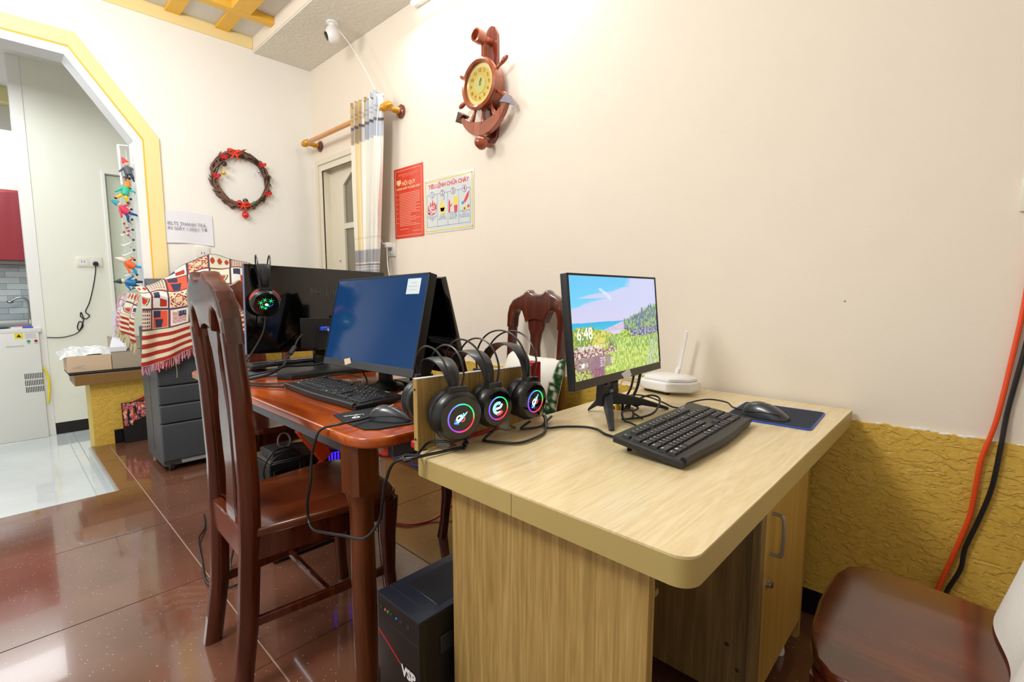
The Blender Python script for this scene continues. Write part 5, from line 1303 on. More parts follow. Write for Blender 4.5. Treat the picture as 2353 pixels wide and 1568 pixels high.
# ================================================================== PASSAGE COUNTER AND WHAT STANDS ON IT
ctr = thing('stone_counter', 'brown stone counter on a yellow plastered pillar just past the archway', 'counter', (-.66, -1.4, 0))
q = B(); q.prism([(-1.514, LZ), (-1.514, .478), (-.90, .478), (-.90, LZ)], 'x', -.80, -.562); part('pillar', q, mat('yellow_pillar', '#e9cf62', .5, bump=.5, bscale=60, var=.12), ctr)
q = B(); q.prism([(-1.514, .0), (-1.514, .478), (-.90, .478), (-.90, .0)], 'x', -.562, -.53); part('front_plaster', q, M['plaster'], ctr)
q = B(); q.box(-.80, -.455, -1.600, -.90, .478, .555, .003, 1); part('slab', q, M['granite'], ctr)
q = B(); q.box(-.528, -.515, -1.397, -.90, .0005, .105, .001, 1); tag(part('skirting_tile', q, M['black_tile']), 'black skirting tile at the foot of the yellow pillar', 'tile')
q = B(); q.box(-.80, -.46, -1.625, -.92, .5555, .570, .002, 1); tag(part('tray', q, M['black_plastic']), 'thin black board lying on the brown stone counter', 'board')
def carton(name, x0, x1, y0, y1, z0, z1, m, label, flap=True):
    r = thing(name, label, 'box', ((x0+x1)/2, (y0+y1)/2, z0)); t_ = .003
    for k, (a, c, d, e) in enumerate(((x0, x0+t_, y0, y1), (x1-t_, x1, y0, y1), (x0+t_, x1-t_, y0, y0+t_), (x0+t_, x1-t_, y1-t_, y1))):
        q = B(); q.box(a, c, d, e, z0, z1); part('side', q, m, r)
    q = B(); q.box(x0, x1, y0, y1, z0, z0+t_); part('bottom', q, m, r)
    if flap: q = B(); q.box(x0, x1, y0, y1, z1-.002, z1+.001); part('lid', q, m, r)
    return r
bx = carton('carton', -.76, -.49, -1.628, -1.382, .571, .690, M['cardboard'], 'pale open carton with a plastic bag on top, left on the stone counter', False)
q = B()
for a, z in ((-1.60, .60), (-1.60, .607), (-1.58, .615)): q.box(-.4898, -.4893, a, a+.05, z, z+.002)
q.box(-.4898, -.4893, -1.55, -1.53, .592, .595); part('print_marks', q, M['print_grey'], bx, smooth=False)['kind'] = 'stuff'
carton('carton', -.76, -.49, -1.378, -1.15, .571, .700, M['cardboard_grey'], 'closed greyish carton beside the open one on the stone counter')
carton('carton', -.78, -.60, -1.36, -1.15, .703, .800, M['cardboard_grey'], 'small grey carton stacked on the closed one on the stone counter')
bg = thing('plastic_bag', 'crumpled clear plastic bag lying over the open carton', 'bag', (-.62, -1.5, .70)); rows = []
for i in range(26):
    r_ = []
    for j in range(30):
        a, c = i/25, j/29; x = -.79+.30*a; y = -1.665+.33*c; e_ = max(0, abs(c-.5)*2-.8)*.08
        z = .712+.035*noise.noise(Vector((x*11, y*11, 3)))+.022*math.sin(PI*a)*math.sin(PI*c)-(.020 if i > 23 else 0)+.012*noise.noise(Vector((x*40, y*40, 8)))
        r_.append((x, y, z-e_))
    rows.append(r_)
q = B(); q.sheet(rows, .001); part('film', q, mat('clear_film', '#eef2f4', .12, coat=.6), bg)
fp = thing('folded_paper', 'white folded paper packet standing on the cartons by the blanket', 'paper', (-.55, -1.32, .70))
q = B(); rows = []
for z, x, y0, y1 in ((.703, -.50, -1.385, -1.29), (.735, -.50, -1.385, -1.275), (.80, -.59, -1.355, -1.285), (.90, -.575, -1.352, -1.285), (1.00, -.58, -1.352, -1.275)): rows.append([(x, y0+(y1-y0)*k/4, z) for k in range(5)])
q.sheet(rows, .002); part('sheet', q, M['paper'], fp, smooth=False)
fb = thing('floral_picture', 'black panel with a bouquet of painted flowers leaning on the yellow pillar', 'picture', (-.49, -1.27, 0))
FB = frame((-.470, -1.345, .002), (0, 1, 0), (-.10, 0, 1))
q = B(); q.box(0, .165, 0, .305, -.014, 0, .002, 1, FB); part('panel', q, M['black_matte'], fb)
def flowers(u, v):
    if v > .47-.22*(u-.5) and not (u < .35 and v < .58): return (.045, .045, .05)
    n = noise.noise(Vector((u*7, v*11, 5))); m_ = noise.noise(Vector((u*19, v*26, 2)))
    if n < -.22: return (.05, .05, .06)
    k = n+m_*.7
    if k > .45: return (.98, .82, .62)
    if k > .18: return (.90, .42, .34)
    if k > .0: return (.72, .12, .14)
    if k > -.16: return (.20, .22, .42)
    return (.86, .60, .60)
rows = [[tuple(FB @ Vector((.004+.157*j/59, .300-.295*i/99, .0006))) for j in range(60)] for i in range(100)]
painted('painting', rows, flowers, print_mat('flower_print', .45), fb)
q = B(); q.prism([(.07, .306), (.165, .345), (.165, .306)], 'z', -.012, -.002, .001, 1, FB); part('red_flap', q, mat('dark_red_cloth', '#8e1a18', .7), fb)

# plug and cable in the passage
pg = thing('passage_plug', 'black plug and cable with a knotted loop on the pale passage wall', 'cable', (-1.68, -1.3, 1.38))
q = B(); q.cyl((-1.689, -1.285, 1.395), (-1.660, -1.285, 1.395), .022, .018); part('plug', q, M['black_plastic'], pg)
kn = [(-1.672, -1.29, 1.38), (-1.67, -1.292, 1.33), (-1.675, -1.315, 1.20), (-1.68, -1.352, 1.05), (-1.685, -1.385, .965), (-1.69, -1.36, .93), (-1.69, -1.385, .90), (-1.69, -1.42, .92), (-1.69, -1.415, .96), (-1.688, -1.405, .89), (-1.69, -1.435, .80), (-1.69, -1.45, .83), (-1.69, -1.43, .88), (-1.69, -1.41, .84), (-1.69, -1.45, .78), (-1.69, -1.50, .755), (-1.69, -1.57, .742), (-1.68, -1.655, .750)]
q = B(); q.tube(kn, .0042, 6, 5); part('cord', q, M['cable'], pg)
q = B(); q.tube([(-1.685, -1.73, .52), (-1.68, -1.69, .47), (-1.67, -1.672, .38), (-1.67, -1.675, .28), (-1.67, -1.69, .18)], .008, 8); tag(part('yellow_hose', q, mat('yellow_hose', '#f5df2c', .4)), 'yellow hose curving down beside the white appliance', 'hose')
# white appliance by the passage wall
ap = thing('water_dispenser', 'white upright appliance with a warning label and vent slots, at the left edge', 'appliance', (-1.9, -1.95, LZ))
AX = -1.66
q = B(); q.box(-1.97, AX, -2.22, -1.705, LZ+.001, .800, .004, 2); q.box(-1.97, AX, -2.22, -1.688, .800, .838, .004, 2); part('body', q, mat('appliance_white', '#e9eae6', .3), ap)
def aface(y0, y1, z0, z1, t_, m, nm, par=ap, dx=0): q = B(); q.box(AX+.0002+dx, AX+t_+dx, y0, y1, z0, z1); return part(nm, q, m, par, smooth=False)
wl = aface(-1.852, -1.802, .752, .798, .001, mat('warning_yellow', '#f2dd1e', .5), 'warning_label')
q = B(); q.prism([(-1.842, .765), (-1.812, .765), (-1.827, .790)], 'x', AX+.0012, AX+.0018); part('warning_triangle', q, M['black_plastic'], wl)
for k in range(5): aface(-1.79, -1.79+.07*(1-.12*(k % 2)), .790-.009*k, .792-.009*k, .0008, M['print_grey'], 'text_line')
for y, c in ((-1.772, '#18a58c'), (-1.727, '#b01c28')):
    q = B(); q.lathe([(.011, 0), (.011, .004), (.008, .008), (0, .009)], (AX, y, .728), (1, 0, 0), 18); part('button', q, mat('button_'+c[1:], c, .3), ap)
    aface(y-.010, y+.010, .705, .708, .0008, M['print_grey'], 'text_line')
aface(-1.91, -1.80, .690, .697, .003, mat('handle_recess', '#cfd2d0', .4), 'handle_recess')
q = B()
for r in range(3):
    for k in range(11): q.box(AX-.0005, AX+.0008, -1.818+.0105*k, -1.8125+.0105*k, .405-.058*r, .452-.058*r)
part('vent_slots', q, M['dark_grey'], ap, smooth=False)['kind'] = 'stuff'
sc2 = thing('screwdriver', 'blue-handled tool lying on top of the white appliance', 'tool', (AX-.04, -1.75, .84))
q = B(); q.cyl((AX-.02, -1.80, .846), (AX-.02, -1.735, .846), .007, .008, 12); part('handle', q, M['blue'], sc2)
q = B(); q.cyl((AX-.03, -1.84, .856), (AX-.03, -1.76, .858), .004, .004, 8); part('pink_stick', q, mat('pink_stick', '#d83a7a', .4), sc2)
q = B(); q.ball((AX-.05, -1.93, .846), .03, (1, 2.2, .25)); tag(part('black_cap', q, M['black_plastic']), 'flat black lid on the white appliance at the left edge', 'lid')

# ================================================================== HANGING DECORATIONS IN THE ARCHWAY
M['crystal'] = mat('clear_crystal', '#eef4fb', .06, trans=.75, coat=.4); M['bead'] = mat('dark_bead', '#2b2a3a', .12, coat=.5)
wcst = thing('bead_string', 'string of clear crystals and dark beads hanging beside the white arch jamb', 'bead string', (-.10, -1.26, 1.7))
q = B(); q.tube([(-.10, -1.258, 2.10), (-.10, -1.262, 1.6), (-.10, -1.275, 1.15)], .0015, 5); part('thread', q, M['cable_white'], wcst)
z = 1.985; k = 0
while z > 1.17:
    q = B(); q.ball((-.092, -1.258-.015*(2-z)+.008, z), .0085, u=12, v=8); part('bead', q, M['bead'], wcst)
    q = B(); q.lathe([(0, -.024), (.012, -.008), (.012, .008), (0, .024)], (-.10, -1.262-.015*(2-z), z-.034), (0, .3, 1), 7); part('crystal', q, M['crystal'], wcst, smooth=False)
    if k > 5:
        q = B(); q.tube([(-.10, -1.268, z-.01), (-.10, -1.30, z-.028), (-.10, -1.325, z-.035)], [.003, .006, .009], 7, 3); part('crystal_drop', q, M['crystal'], wcst)
    z -= .0685; k += 1
q = B(); q.tube([(-.10, -1.26, 1.50), (-.10, -1.285, 1.56), (-.10, -1.305, 1.62)], .0012, 5); tw = part('twig', q, M['twig'], wcst)
for y, z in ((-1.30, 1.612), (-1.285, 1.585), (-1.305, 1.555), (-1.278, 1.565), (-1.283, 1.535)): q = B(); q.ball((-.095, y, z), .008, (1, 1, .8), 10, 6); part('berry', q, mat('red_berry', '#cf1c34', .25), tw)
q = B(); q.cyl((-.10, -1.245, 2.135), (-.10, -1.30, 2.13), .005); q.cyl((-.10, -1.298, 2.13), (-.10, -1.292, 1.87), .0085, seg=12); tag(part('hook_rail', q, M['white_plastic']), 'white plastic rod hanging inside the right of the archway', 'rod')
def puppet(name, c, ang, cols, label, pose=0):
    """little hanging clay figure; local frame x sideways, z up"""
    r = bpy.data.objects.new('figurine', None); COL.objects.link(r); r.matrix_basis = Matrix.Translation(c) @ Matrix.Rotation(ang, 4, 'X'); tag(r, label, 'figurine', 'clay figurines hanging in the archway')
    W = dict(parent=r, world=False); hat, face, coat, legs, shoe = [mat('clay_'+x[1:], x, .5) for x in cols]
    q = B(); q.lathe([(.004, -.032), (.022, -.026), (.024, -.005), (.018, .018), (.010, .030)], (0, 0, 0), (0, 0, 1), 16); part('coat', q, coat, **W)
    q = B(); q.ball((0, 0, .042), .017, (1, 1, 1.05), 14, 10); q.ball((.016, 0, .040), .004, u=8, v=6); part('head', q, face, **W)
    q = B(); q.lathe([(.018, 0), (.017, .010), (.012, .022), (.004, .040), (0, .044)], (0, 0, .047), (-.1, -.35, 1), 14); part('hat', q, hat, **W)
    for s_ in (-1, 1):
        q = B(); q.tube([(0, s_*.016, .018), (.006, s_*.032, .004+.012*pose*s_), (.010, s_*.044, .020*pose*s_-.006)], [.008, .007, .006], 8, 4); q.ball((.010, s_*.047, .020*pose*s_-.007), .006, u=8, v=6); part('arm', q, coat, **W)
        q = B(); q.tube([(0, s_*.010, -.024), (.006, s_*.016, -.044), (0, s_*(.020+.012*pose), -.064)], [.010, .009, .007], 8, 4); part('leg', q, legs, **W)
        q = B(); q.ball((.006, s_*(.022+.012*pose), -.070), .009, (1.5, 1, .7), 10, 6); part('shoe', q, shoe, **W)
    return r
puppet('a', (-.07, -1.262, 1.965), .15, ('#d8404a', '#eec8a8', '#5c6670', '#2c3450', '#20242c'), 'topmost hanging figurine, red cap and grey coat')
puppet('b', (-.06, -1.285, 1.825), -.35, ('#ef8a2a', '#f2a34a', '#36c0a0', '#e8c81e', '#2a3038'), 'hanging figurine with orange hat, turquoise coat and yellow trousers', 1)
puppet('c', (-.06, -1.300, 1.700), .7, ('#2aa0b8', '#e8cfae', '#d93a5c', '#1c4f9c', '#39462e'), 'hanging figurine with red shirt and long blue trousers', 1)
puppet('d', (-.06, -1.292, 1.335), .9, ('#f0d4c8', '#f2d9c4', '#ef6a2c', '#2aa4dc', '#252a30'), 'hanging figurine in an orange coat with pale hat, lower group', 1)
puppet('e', (-.06, -1.300, 1.212), 1.35, ('#2c4438', '#ecd9b2', '#1f78b4', '#1c2c4a', '#1b1d22'), 'lowest hanging figurine, lying sideways in blue', 0)

# ================================================================== CUSHION, ROUTER, CLOTH
cs = thing('cushion', 'white and beige cushion with a green leaf border on the wall-side chair', 'cushion', (2.62, -.18, .48))
def cushion_col(u, v):
    if u > .93-.07*v:
        n = noise.noise(Vector((u*26, v*20, 4)))
        return (.10, .24, .16) if n > -.05 else ((.30, .52, .25) if n > -.25 else (.90, .88, .78))
    return lerp((.93, .92, .88), (.80, .73, .60), max(0, min(1, (v-.18)*2.2)))
rows_f, rows_b = [], []
CM = frame((2.60, -.185, .665), (1, -.03, -.04), (.02, .26, 1))
for i in range(45):
    a, c = [], []
    for j in range(45):
        u, v = j/44*2-1, i/44*2-1
        e = (1-abs(u)**3.2)*(1-abs(v)**3.2); x = u*.19*(1-.07*(1-v*v)*0-.06*(1-abs(v))**1*.9*abs(u)); y = -v*.19*(1-.06*(1-abs(u)))
        h = .060*max(0, e)**.55+.004*noise.noise(Vector((u*3, v*3, 1)))
        a.append(tuple(CM @ Vector((x, y, h)))); c.append(tuple(CM @ Vector((x, y, -h*.75))))
    rows_f.append(a); rows_b.append(c)
M['cush'] = print_mat('cushion_cotton', .9)
painted('front', rows_f, cushion_col, M['cush'], cs); painted('back', rows_b, lambda u, v: (.90, .88, .82), M['cush'], cs)

rt = thing('router', 'white wifi router with one raised antenna in the desk corner by the wall', 'router', (3.34, -.14, .77))
q = B(); q.prism([(3.215, -.185), (3.245, -.215), (3.36, -.235), (3.435, -.185), (3.445, -.12), (3.40, -.055), (3.26, -.045), (3.22, -.09)], 'z', .783, .820, .010, 3); part('body', q, M['white_plastic'], rt)
q = B(); q.prism([(3.235, -.175), (3.255, -.20), (3.36, -.218), (3.42, -.178), (3.43, -.12), (3.39, -.068), (3.27, -.058), (3.235, -.10)], 'z', .820, .832, .006, 2); part('lid', q, mat('router_lid', '#f4f4f2', .25), rt)
q = B(); q.prism([(3.245, -.185), (3.35, -.215), (3.36, -.20), (3.26, -.165)], 'z', .771, .784); part('foot', q, M['black_plastic'], rt)
q = B(); q.cyl((3.315, -.055, .815), (3.322, -.052, .85), .009); q.prism([(-.008, 0), (.008, 0), (.006, .16), (-.006, .16)], 'y', -.003, .003, .002, 1, Matrix.Translation((3.322, -.050, .845)) @ Matrix.Rotation(.18, 4, 'Y')); part('antenna', q, M['white_plastic'], rt)
q = B(); q.prism([(3.225, -.225), (3.222, -.19), (3.245, -.20)], 'z', .80, .83); part('white_adapter', q, M['white_plastic'], rt) if False else None
cl = thing('white_cloth', 'white cloth hung over the back of the chair at the right edge', 'cloth', (4.43, -.73, .5)); rows = []
for i in range(40):
    v = i/39; r_ = []
    for j in range(40):
        u = j/39; y = -.955+.47*u; th = .035
        if v < .12: a = v/.12*PI; x = 4.47-th-.0-(-math.cos(a))*0-th*math.cos(PI-a)*-1*-1; x = 4.455+th*math.cos(a); z = 1.19+.03*math.sin(a)
        else: t = (v-.12)/.88; x = 4.42-.175*t**1.15+.010*math.sin(u*9+t*4)*t; z = 1.19-.705*t
        r_.append((x-.0, y+.02*math.sin(v*5)*(u-.5), z))
    rows.append(r_)
q = B(); q.sheet(rows, .006); part('cloth', q, mat('white_cotton', '#eceae4', .9, bump=.15, bscale=120), cl)

rt.matrix_basis = rt.matrix_basis @ Matrix.Translation((-.018, -.020, 0))
# ================================================================== COMPUTER TOWERS
def slotbox(q, a): q.box(*a)
pc = thing('computer_tower', 'black computer tower with a red line and white logo, left of the oak desk', 'computer', (3.19, -1.1, 0))
X0, X1, Y0, Y1, Z1 = 3.100, 3.279, -1.338, -.94, .40
q = B(); q.box(X0, X1, Y0+.022, Y1, .012, Z1-.006, .002, 1); part('case', q, M['black_matte'], pc)
q = B(); q.box(X0, X1, Y0, Y0+.022, .010, Z1-.004, .004, 2); part('front_panel', q, mat('tower_front', '#141416', .35), pc)
q = B(); q.box(X0-.001, X1+.001, Y0-.001, Y1, Z1-.006, Z1, .003, 2); tp_ = part('top_panel', q, mat('tower_top', '#1c2230', .35), pc)
q = B(); q.box(X0+.03, X1-.02, Y0+.07, Y1-.03, Z1, Z1+.0015, .001, 1); part('top_recess', q, mat('tower_top_recess', '#171b24', .4), tp_)
q = B(); q.box(X0+.005, X1-.004, Y0+.035, Y0+.037, Z1, Z1+.0008); part('seam', q, M['charcoal'], tp_)
for k, (x, m_) in enumerate(((X0+.018, M['charcoal']), (X0+.036, mat('pink_jack', '#d4687a', .4)), (X0+.048, mat('green_jack', '#4fae54', .4)), (X0+.062, M['charcoal']), (X0+.085, M['glow_blue']), (X0+.105, M['charcoal']), (X0+.135, M['charcoal']))):
    q = B(); q.box(x-.006, x+.006, Y0-.0015, Y0, .362, .370, .0005, 1) if m_ is M['charcoal'] else q.cyl((x, Y0-.0015, .366), (x, Y0, .366), .0035 if k < 4 else .002, seg=12)
    part('port', q, m_, pc)
q = B(); q.box(X0+.004, X1-.004, Y0-.0006, Y0, .335, .337); part('seam', q, M['charcoal'], pc)
q = B(); q.prism([(X0+.004, .300), (X0+.098, .256), (X0+.098, .253), (X0+.004, .297)], 'y', Y0-.001, Y0); part('red_line', q, mat('red_line', '#d2201c', .4), pc)
t = text_bm('VSP', .036, bold=.0018, shear=.0); t.xf(frame((X0+.133, Y0-.0015, .243), (1, 0, 0), (0, 0, 1))); part('lettering', t, M['print_white'], pc, smooth=False)
q = B(); q.box(X1, X1+.004, Y0+.06, Y0+.10, .29, .335, .002, 1); part('side_knob', q, M['charcoal'], pc)
for x in (X0+.02, X1-.02):
    for y in (Y0+.04, Y1-.04): q = B(); q.cyl((x, y, 0), (x, y, .013), .012, seg=12); part('foot', q, M['black_plastic'], pc)

def tower(label, x0, x1, y0, y1, h, led):
    r = thing('computer_tower', label, 'computer', ((x0+x1)/2, (y0+y1)/2, 0))
    q = B(); q.box(x0, x1, y0, y1, .012, h, .004, 1); part('case', q, M['black_matte'], r)
    q = B(); q.box(x0+.01, x1-.01, y0+.01, y1-.01, h, h+.004, .002, 1); part('top_panel', q, mat('dusty_top', '#5c574f', .7, var=.3), r)
    q = B(); q.box(x1, x1+.004, y0+.02, y1-.02, .03, h-.03, .002, 1); sp_ = part('glass_side', q, M['black_gloss'], r)
    if led:
        q = B(); q.box(x1+.004, x1+.005, y1-.15, y1-.055, h-.10, h-.012); part('blue_light', q, mat('violet_light', '#0a0620', .4, emit='#3a1cff', es=1.5), sp_)
        q = B()
        for k in range(6): q.box(x1+.005, x1+.0056, y1-.145+.015*k, y1-.139+.015*k, h-.098, h-.014)
        part('fan_grille', q, M['black_plastic'], sp_, smooth=False)['kind'] = 'stuff'
        for y, z, c in ((y1-.035, h-.025, 'glow_white'), (y1-.028, h-.045, 'glow_blue'), (y1-.02, h-.02, 'glow_blue'), (y1-.022, h-.065, 'glow_red')):
            q = B(); q.ball((x1+.006, y, z), .004, u=8, v=6); part('light', q, M[c], sp_)
    for x in (x0+.03, x1-.03):
        for y in (y0+.04, y1-.04): q = B(); q.cyl((x, y, 0), (x, y, .013), .012, seg=12); part('foot', q, M['black_plastic'], r)
    return r
tower('black computer tower with violet and blue lights under the brown table', 1.86, 2.075, -1.225, -.815, .440, True)
q = B(); q.box(1.93, 2.06, -1.20, -1.08, .4445, .485, .004, 1); tag(part('power_adapter', q, M['charcoal']), 'dark square power brick on the tower under the brown table', 'adapter')
sp2 = thing('power_strip', 'red power strip hanging with its red leads under the brown table', 'power strip', (1.75, -.9, .4))
PM = frame((1.90, -.99, .455), (.75, .45, -.50), (-.3, .8, .3)) 
PM = frame((2.105, -1.085, .565), (0, .55, -.835), (0, .835, .55))
q = B(); q.box(-.02, .17, -.028, .028, -.018, .018, .008, 3, PM); part('case', q, M['cable_orange'], sp2)
q = B(); q.box(.0, .07, -.020, .020, .0182, .0195, .0005, 1, PM); part('label_sticker', q, M['cardboard_grey'], sp2)
for k, P in enumerate(([(2.105, -1.0, .44), (2.11, -1.0, .43), (2.11, -1.03, .40), (2.10, -1.0, .36), (2.10, -1.01, .28), (2.10, -1.01, .15)], [(2.105, -1.0, .46), (2.11, -.95, .46), (2.10, -.91, .42), (2.10, -.905, .34), (2.10, -.91, .2)], [(2.105, -1.06, .56), (2.12, -.98, .53), (2.12, -.91, .48), (2.095, -.87, .42), (2.10, -.85, .36), (2.10, -.83, .25)], [(2.12, -1.07, .55), (2.13, -1.01, .50), (2.13, -.95, .49), (2.125, -.96, .53), (2.12, -1.04, .53)])):
    q = B(); q.tube(P, .006, 8); part('lead', q, M['cable_orange'], sp2)
q = B(); q.lathe([(.075, 0), (.082, .004), (.080, .012), (.06, .016), (0, .017)], (1.19, -.085, .0005), (0, 0, 1), 32); tag(part('plastic_disc', q, M['red']), 'round red plastic disc on the floor beyond the brown table', 'disc')
q = B(); q.tube([(1.30, -.11, .006), (1.42, -.08, .01), (1.52, -.12, .006), (1.60, -.10, .008)], .005); tag(part('blue_cable', q, M['blue']), 'short piece of bright blue cable on the floor beyond the brown table', 'cable')

# ================================================================== CABLES
def cable(pts, r, m, label, n=8, nm='cable'): q = B(); q.tube(pts, r, 8, n); return tag(part(nm, q, m), label, 'cable')
cable([(4.262, -.012, 1.30), (4.257, -.012, 1.13), (4.245, -.012, .98), (4.227, -.02, .80), (4.205, -.022, .68), (4.199, -.022, .60), (4.192, -.022, .50), (4.172, -.022, .40), (4.150, -.022, .30), (4.134, -.03, .22), (4.13, -.05, .10), (4.14, -.06, .03), (4.05, -.05, .008), (3.93, -.04, .008)], .0062, M['cable_orange'], 'orange-red cable hanging down the wall behind the right-hand chair')
cable([(4.285, -.012, 1.25), (4.27, -.012, 1.03), (4.248, -.012, .83), (4.241, -.022, .72), (4.232, -.022, .60), (4.213, -.022, .50), (4.190, -.022, .40), (4.184, -.022, .33), (4.155, -.03, .23), (4.15, -.06, .1), (4.16, -.07, .03), (4.08, -.07, .009), (3.96, -.055, .009)], .0062, M['cable'], 'black cable hanging down the wall next to the orange-red one')
cable([(3.247, -1.21, .795), (3.20, -1.24, .79), (3.225, -1.30, .776), (3.226, -1.328, .772), (3.21, -1.32, .779), (3.24, -1.295, .780)], .0038, M['cable'], 'black headset cable dropping from the nearest headset onto the desk corner')
cable([(3.262, -1.175, .79), (3.258, -1.175, .778), (3.25, -1.22, .777), (3.235, -1.30, .777), (3.19, -1.335, .762), (3.165, -1.345, .71), (3.15, -1.345, .66), (3.13, -1.345, .60), (3.12, -1.38, .565), (3.06, -1.405, .560), (2.957, -1.405, .531), (2.87, -1.396, .505), (2.823, -1.387, .514), (2.821, -1.387, .568), (2.832, -1.38, .63), (2.825, -1.372, .69), (2.83, -1.36, .745), (2.83, -1.34, .772), (2.87, -1.30, .787), (2.86, -1.22, .785), (2.853, -1.188, .790)], .0038, M['cable'], 'long black cable looping from the table mouse down and up to the desk corner')
q = B(); q.tube([(3.263+.006*math.cos(k*1.25), -1.168-.0035*k*.3, .797-.0012*k+.006*math.sin(k*1.25)) for k in range(16)], .0025, 6, 4); tag(part('coiled_cable', q, M['cable']), 'short coiled strain relief under the nearest headset', 'cable')
cable([(3.255, -1.06, .80), (3.25, -1.10, .778), (3.262, -1.105, .776), (3.30, -1.085, .776), (3.335, -1.055, .776), (3.335, -.99, .776), (3.315, -.93, .776), (3.27, -.875, .790), (3.235, -.84, .788), (3.235, -.83, .782), (3.27, -.865, .776), (3.30, -.90, .776), (3.325, -.86, .776), (3.37, -.82, .776), (3.41, -.815, .776), (3.455, -.84, .776), (3.50, -.845, .776)], .0036, M['cable'], 'black cable lying across the oak desk with a small loop, toward the keyboard')
cable([(3.275, -.945, .80), (3.262, -.97, .782), (3.262, -.945, .776), (3.275, -.90, .776), (3.262, -.86, .780), (3.25, -.82, .785)], .0036, M['cable'], 'short black cable bunched beneath the headset nearest the cushion')
cable([(3.53, -.77, .79), (3.46, -.72, .785), (3.43, -.70, .782), (3.41, -.68, .800), (3.42, -.64, .80), (3.43, -.655, .782), (3.41, -.68, .778), (3.44, -.62, .778), (3.46, -.57, .79), (3.44, -.50, .815), (3.40, -.49, .82), (3.36, -.53, .80), (3.335, -.535, .77), (3.33, -.53, .70)], .0032, M['cable'], 'black keyboard cable looping under the lit monitor into the desk hole')
cable([(3.645, -.335, .785), (3.60, -.30, .780), (3.56, -.25, .782), (3.50, -.26, .784), (3.46, -.33, .776), (3.48, -.40, .776), (3.45, -.42, .776), (3.40, -.40, .782), (3.34, -.39, .79), (3.31, -.44, .80), (3.30, -.50, .79), (3.325, -.53, .765), (3.325, -.53, .70)], .0028, M['cable'], 'thin black mouse cable running behind the desk keyboard')
cable([(3.62, -.345, .776), (3.585, -.28, .776), (3.54, -.225, .776), (3.52, -.27, .776), (3.50, -.34, .776)], .0025, M['cable'], 'second thin black cable between desk keyboard and mouse pad') if False else None
cable([(3.345, -.50, .885), (3.345, -.52, .84), (3.335, -.545, .80), (3.322, -.53, .765), (3.32, -.53, .70)], .0040, M['cable'], 'black monitor cable dropping left into the desk hole')
cable([(3.345, -.455, .89), (3.345, -.475, .84), (3.34, -.50, .80), (3.335, -.515, .765), (3.33, -.52, .70)], .0052, M['cable'], 'thicker black monitor cable dropping right into the desk hole')
cable([(3.30, -.63, .80), (3.345, -.56, .80), (3.37, -.51, .785), (3.36, -.46, .79), (3.32, -.47, .785), (3.34, -.52, .79), (3.38, -.53, .782), (3.39, -.58, .778), (3.45, -.63, .778)], .0030, M['cable'], 'tangled thin black cable between the monitor stand legs')
for k, (a, z) in enumerate(((0, .815), (.012, .83), (.022, .80))):
    cable([(3.305, -.54+a*.4, .70), (3.300, -.535+a, .77), (3.285, -.52, .80), (3.26, -.47+a, z+.02), (3.22, -.38+a, z+.03), (3.205, -.28+a, z+.008), (3.212, -.20+a, z-.008)], .0028, M['cable_yellow'], ['lowest', 'highest', 'middle'][k]+' of the yellow network cables arching to the router')
q = B(); q.box(3.20, 3.214, -.165, -.145, .795, .807); tag(part('network_plug', q, M['blue']), 'small blue network plug in the side of the router', 'plug')
cable([(2.12, -.665, .008), (2.20, -.62, .008), (2.24, -.52, .008), (2.25, -.43, .03), (2.24, -.36, .05), (2.24, -.30, .008)], .006, M['cable_red'], 'dark red cable curving over the floor past the chair leg')
cable([(1.33, -1.29, .008), (1.50, -1.33, .010), (1.62, -1.385, .02), (1.74, -1.412, .02), (1.85, -1.43, .008), (1.98, -1.455, .008), (2.06, -1.45, .008), (2.12, -1.39, .008), (2.09, -1.34, .008), (1.98, -1.36, .008), (1.93, -1.32, .10), (1.90, -1.28, .2)], .0042, M['cable'], 'black cable trailing on the floor behind the near chair')
cable([(3.42, -1.0, .008), (3.50, -.95, .008), (3.53, -.86, .008), (3.48, -.78, .008), (3.40, -.75, .008)], .005, M['cable_white'], 'white cable curving on the dark floor under the oak desk')
cable([(1.885, -1.135, 1.05), (1.89, -1.15, .98), (1.90, -1.20, .90), (1.91, -1.25, .84), (1.90, -1.28, .79), (1.80, -1.27, .776)], .0035, M['cable'], 'thin black cable hanging from the headset on the glossy monitor')
cable([(1.835, -.955, .955), (1.85, -.985, .93), (1.88, -1.02, .89), (1.90, -1.06, .85), (1.93, -1.10, .82), (1.90, -1.18, .80), (1.86, -1.26, .785), (1.80, -1.29, .777)], .0045, M['cable'], 'black power lead plugged into the back of the glossy monitor')
q = B(); q.cyl((1.872, -1.008, .902), (1.888, -1.038, .872), .011, .011, 14); tag(part('ferrite_bead', q, M['charcoal']), 'dark cylindrical bulge on the power lead of the glossy monitor', 'ferrite bead')
vg = thing('video_cable', 'monitor cable with a blue connector, grey ends and a cream tag', 'cable', (1.9, -.9, .9))
q = B(); q.box(1.825, 1.855, -.865, -.825, .965, .985, .003, 1); part('blue_connector', q, M['blue'], vg)
q = B(); q.tube([(1.85, -.835, .972), (1.88, -.83, .955), (1.89, -.838, .92), (1.90, -.845, .88)], [.006, .006, .007, .008]); part('grey_end', q, mat('grey_lead', '#9ea2a6', .4), vg)
q = B(); q.box(1.893, 1.911, -.862, -.835, .850, .882, .002, 1); part('tag', q, M['cardboard'], vg)
q = B(); q.tube([(1.90, -.848, .855), (1.90, -.87, .825), (1.90, -.92, .812), (1.90, -1.0, .815), (1.90, -1.07, .82), (1.91, -1.12, .80), (1.93, -1.18, .79), (1.90, -1.27, .778)], .0055); part('cord', q, M['cable'], vg)
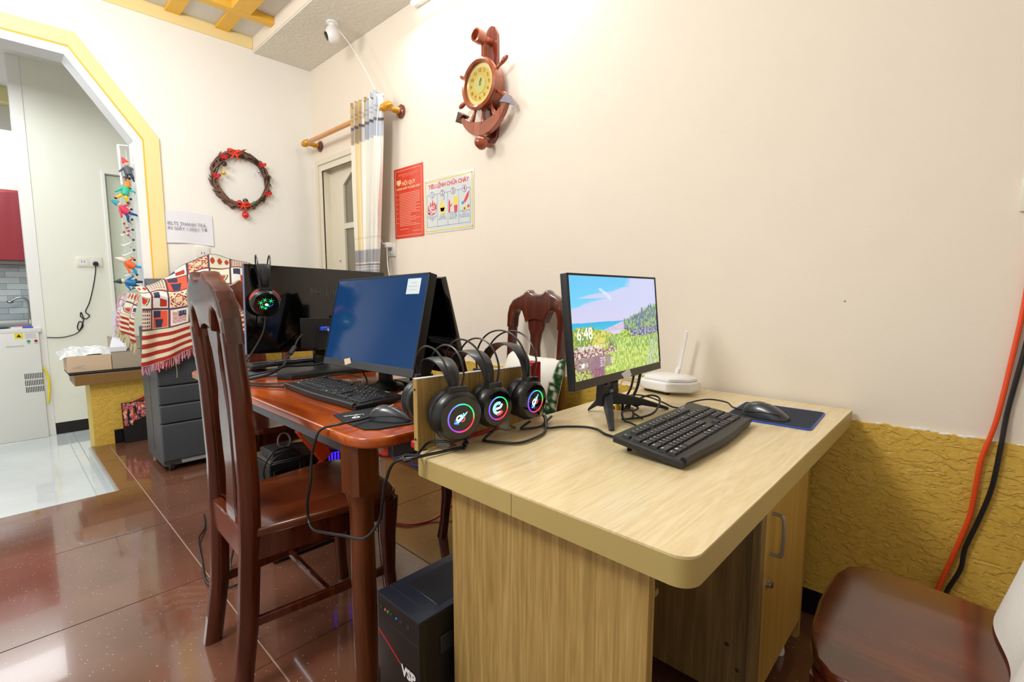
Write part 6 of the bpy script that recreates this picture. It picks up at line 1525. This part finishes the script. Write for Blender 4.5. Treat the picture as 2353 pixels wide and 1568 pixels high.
cable([(1.80, -1.20, .776), (1.92, -1.24, .776), (2.02, -1.21, .776), (2.10, -1.10, .776), (2.05, -.98, .776), (2.12, -.90, .79), (2.20, -.86, .778)], .0032, M['cable'], 'thin black cable winding over the brown table left of the keyboard')
cable([(1.78, -1.22, .777), (1.95, -1.27, .777), (2.08, -1.23, .777), (2.16, -1.18, .777)], .004, M['cable'], 'black cable along the near edge of the brown table')
cable([(2.30, -.93, .86), (2.33, -.91, .80), (2.37, -.93, .778), (2.42, -.97, .777), (2.48, -.98, .777)], .0032, M['cable'], 'black cable sagging below the blue-screened monitor')
rnd = random.Random(5)
coil_labels = ['large round black cable loop at the tower corner under the table', 'smaller black cable loop at the corner of the tower under the table', 'black cable lying coiled across the dusty top of the tower', 'thin black cable zigzagging over the tower top to the power strip', 'grey cable loop standing up on the tower under the table']
for k in range(5):
    a0 = rnd.uniform(0, 6.28); P = []
    for i in range(10):
        a = a0+i*.72
        if k < 2: P.append((2.09+.012*k+.006*math.sin(i*2), -1.165+(.085-.02*k)*math.cos(a), .420+(.085-.02*k)*math.sin(a)))
        elif k < 4: P.append((1.97+.06*math.cos(a)+.01*k, -1.02+.10*math.sin(a)+.008*k, .455+.010*rnd.random()+.01*k))
        else: P.append((2.03+.01*math.sin(i), -1.14+.028*math.cos(a), .520+.03*math.sin(a)))
    cable(P, .0038, M['cable'] if k < 4 else mat('grey_cable', '#8d8f92', .4), coil_labels[k], 5, 'coiled_cable')
q = B(); q.box(2.106, 2.110, -1.115, -1.075, .345, .385); tag(part('paper_tag', q, M['cardboard_grey']), 'small pale paper tag on the cable coil under the table', 'tag')
# bits behind the board on the table
q = B(); q.box(2.93, 3.02, -.90, -.82, .7705, .80, .004, 1); tag(part('green_box', q, mat('grey_green_box', '#4d6a58', .4)), 'small grey-green gadget on the table behind the headset board', 'gadget')
for k in range(2):
    q = B(); q.cyl((2.66+.03*k, -.955+.01*k, .79), (2.685+.03*k, -.94+.01*k, .80), .007, .009, 12); q.cyl((2.685+.03*k, -.94+.01*k, .80), (2.72+.03*k, -.92+.01*k, .79), .008, .008, 12)
    o = tag(part('audio_plug', q, mat('pale_plug', '#b9b39a', .4)), ['left', 'right'][k]+' of two pale plugs on the table below the blue-screened monitor', 'plug')
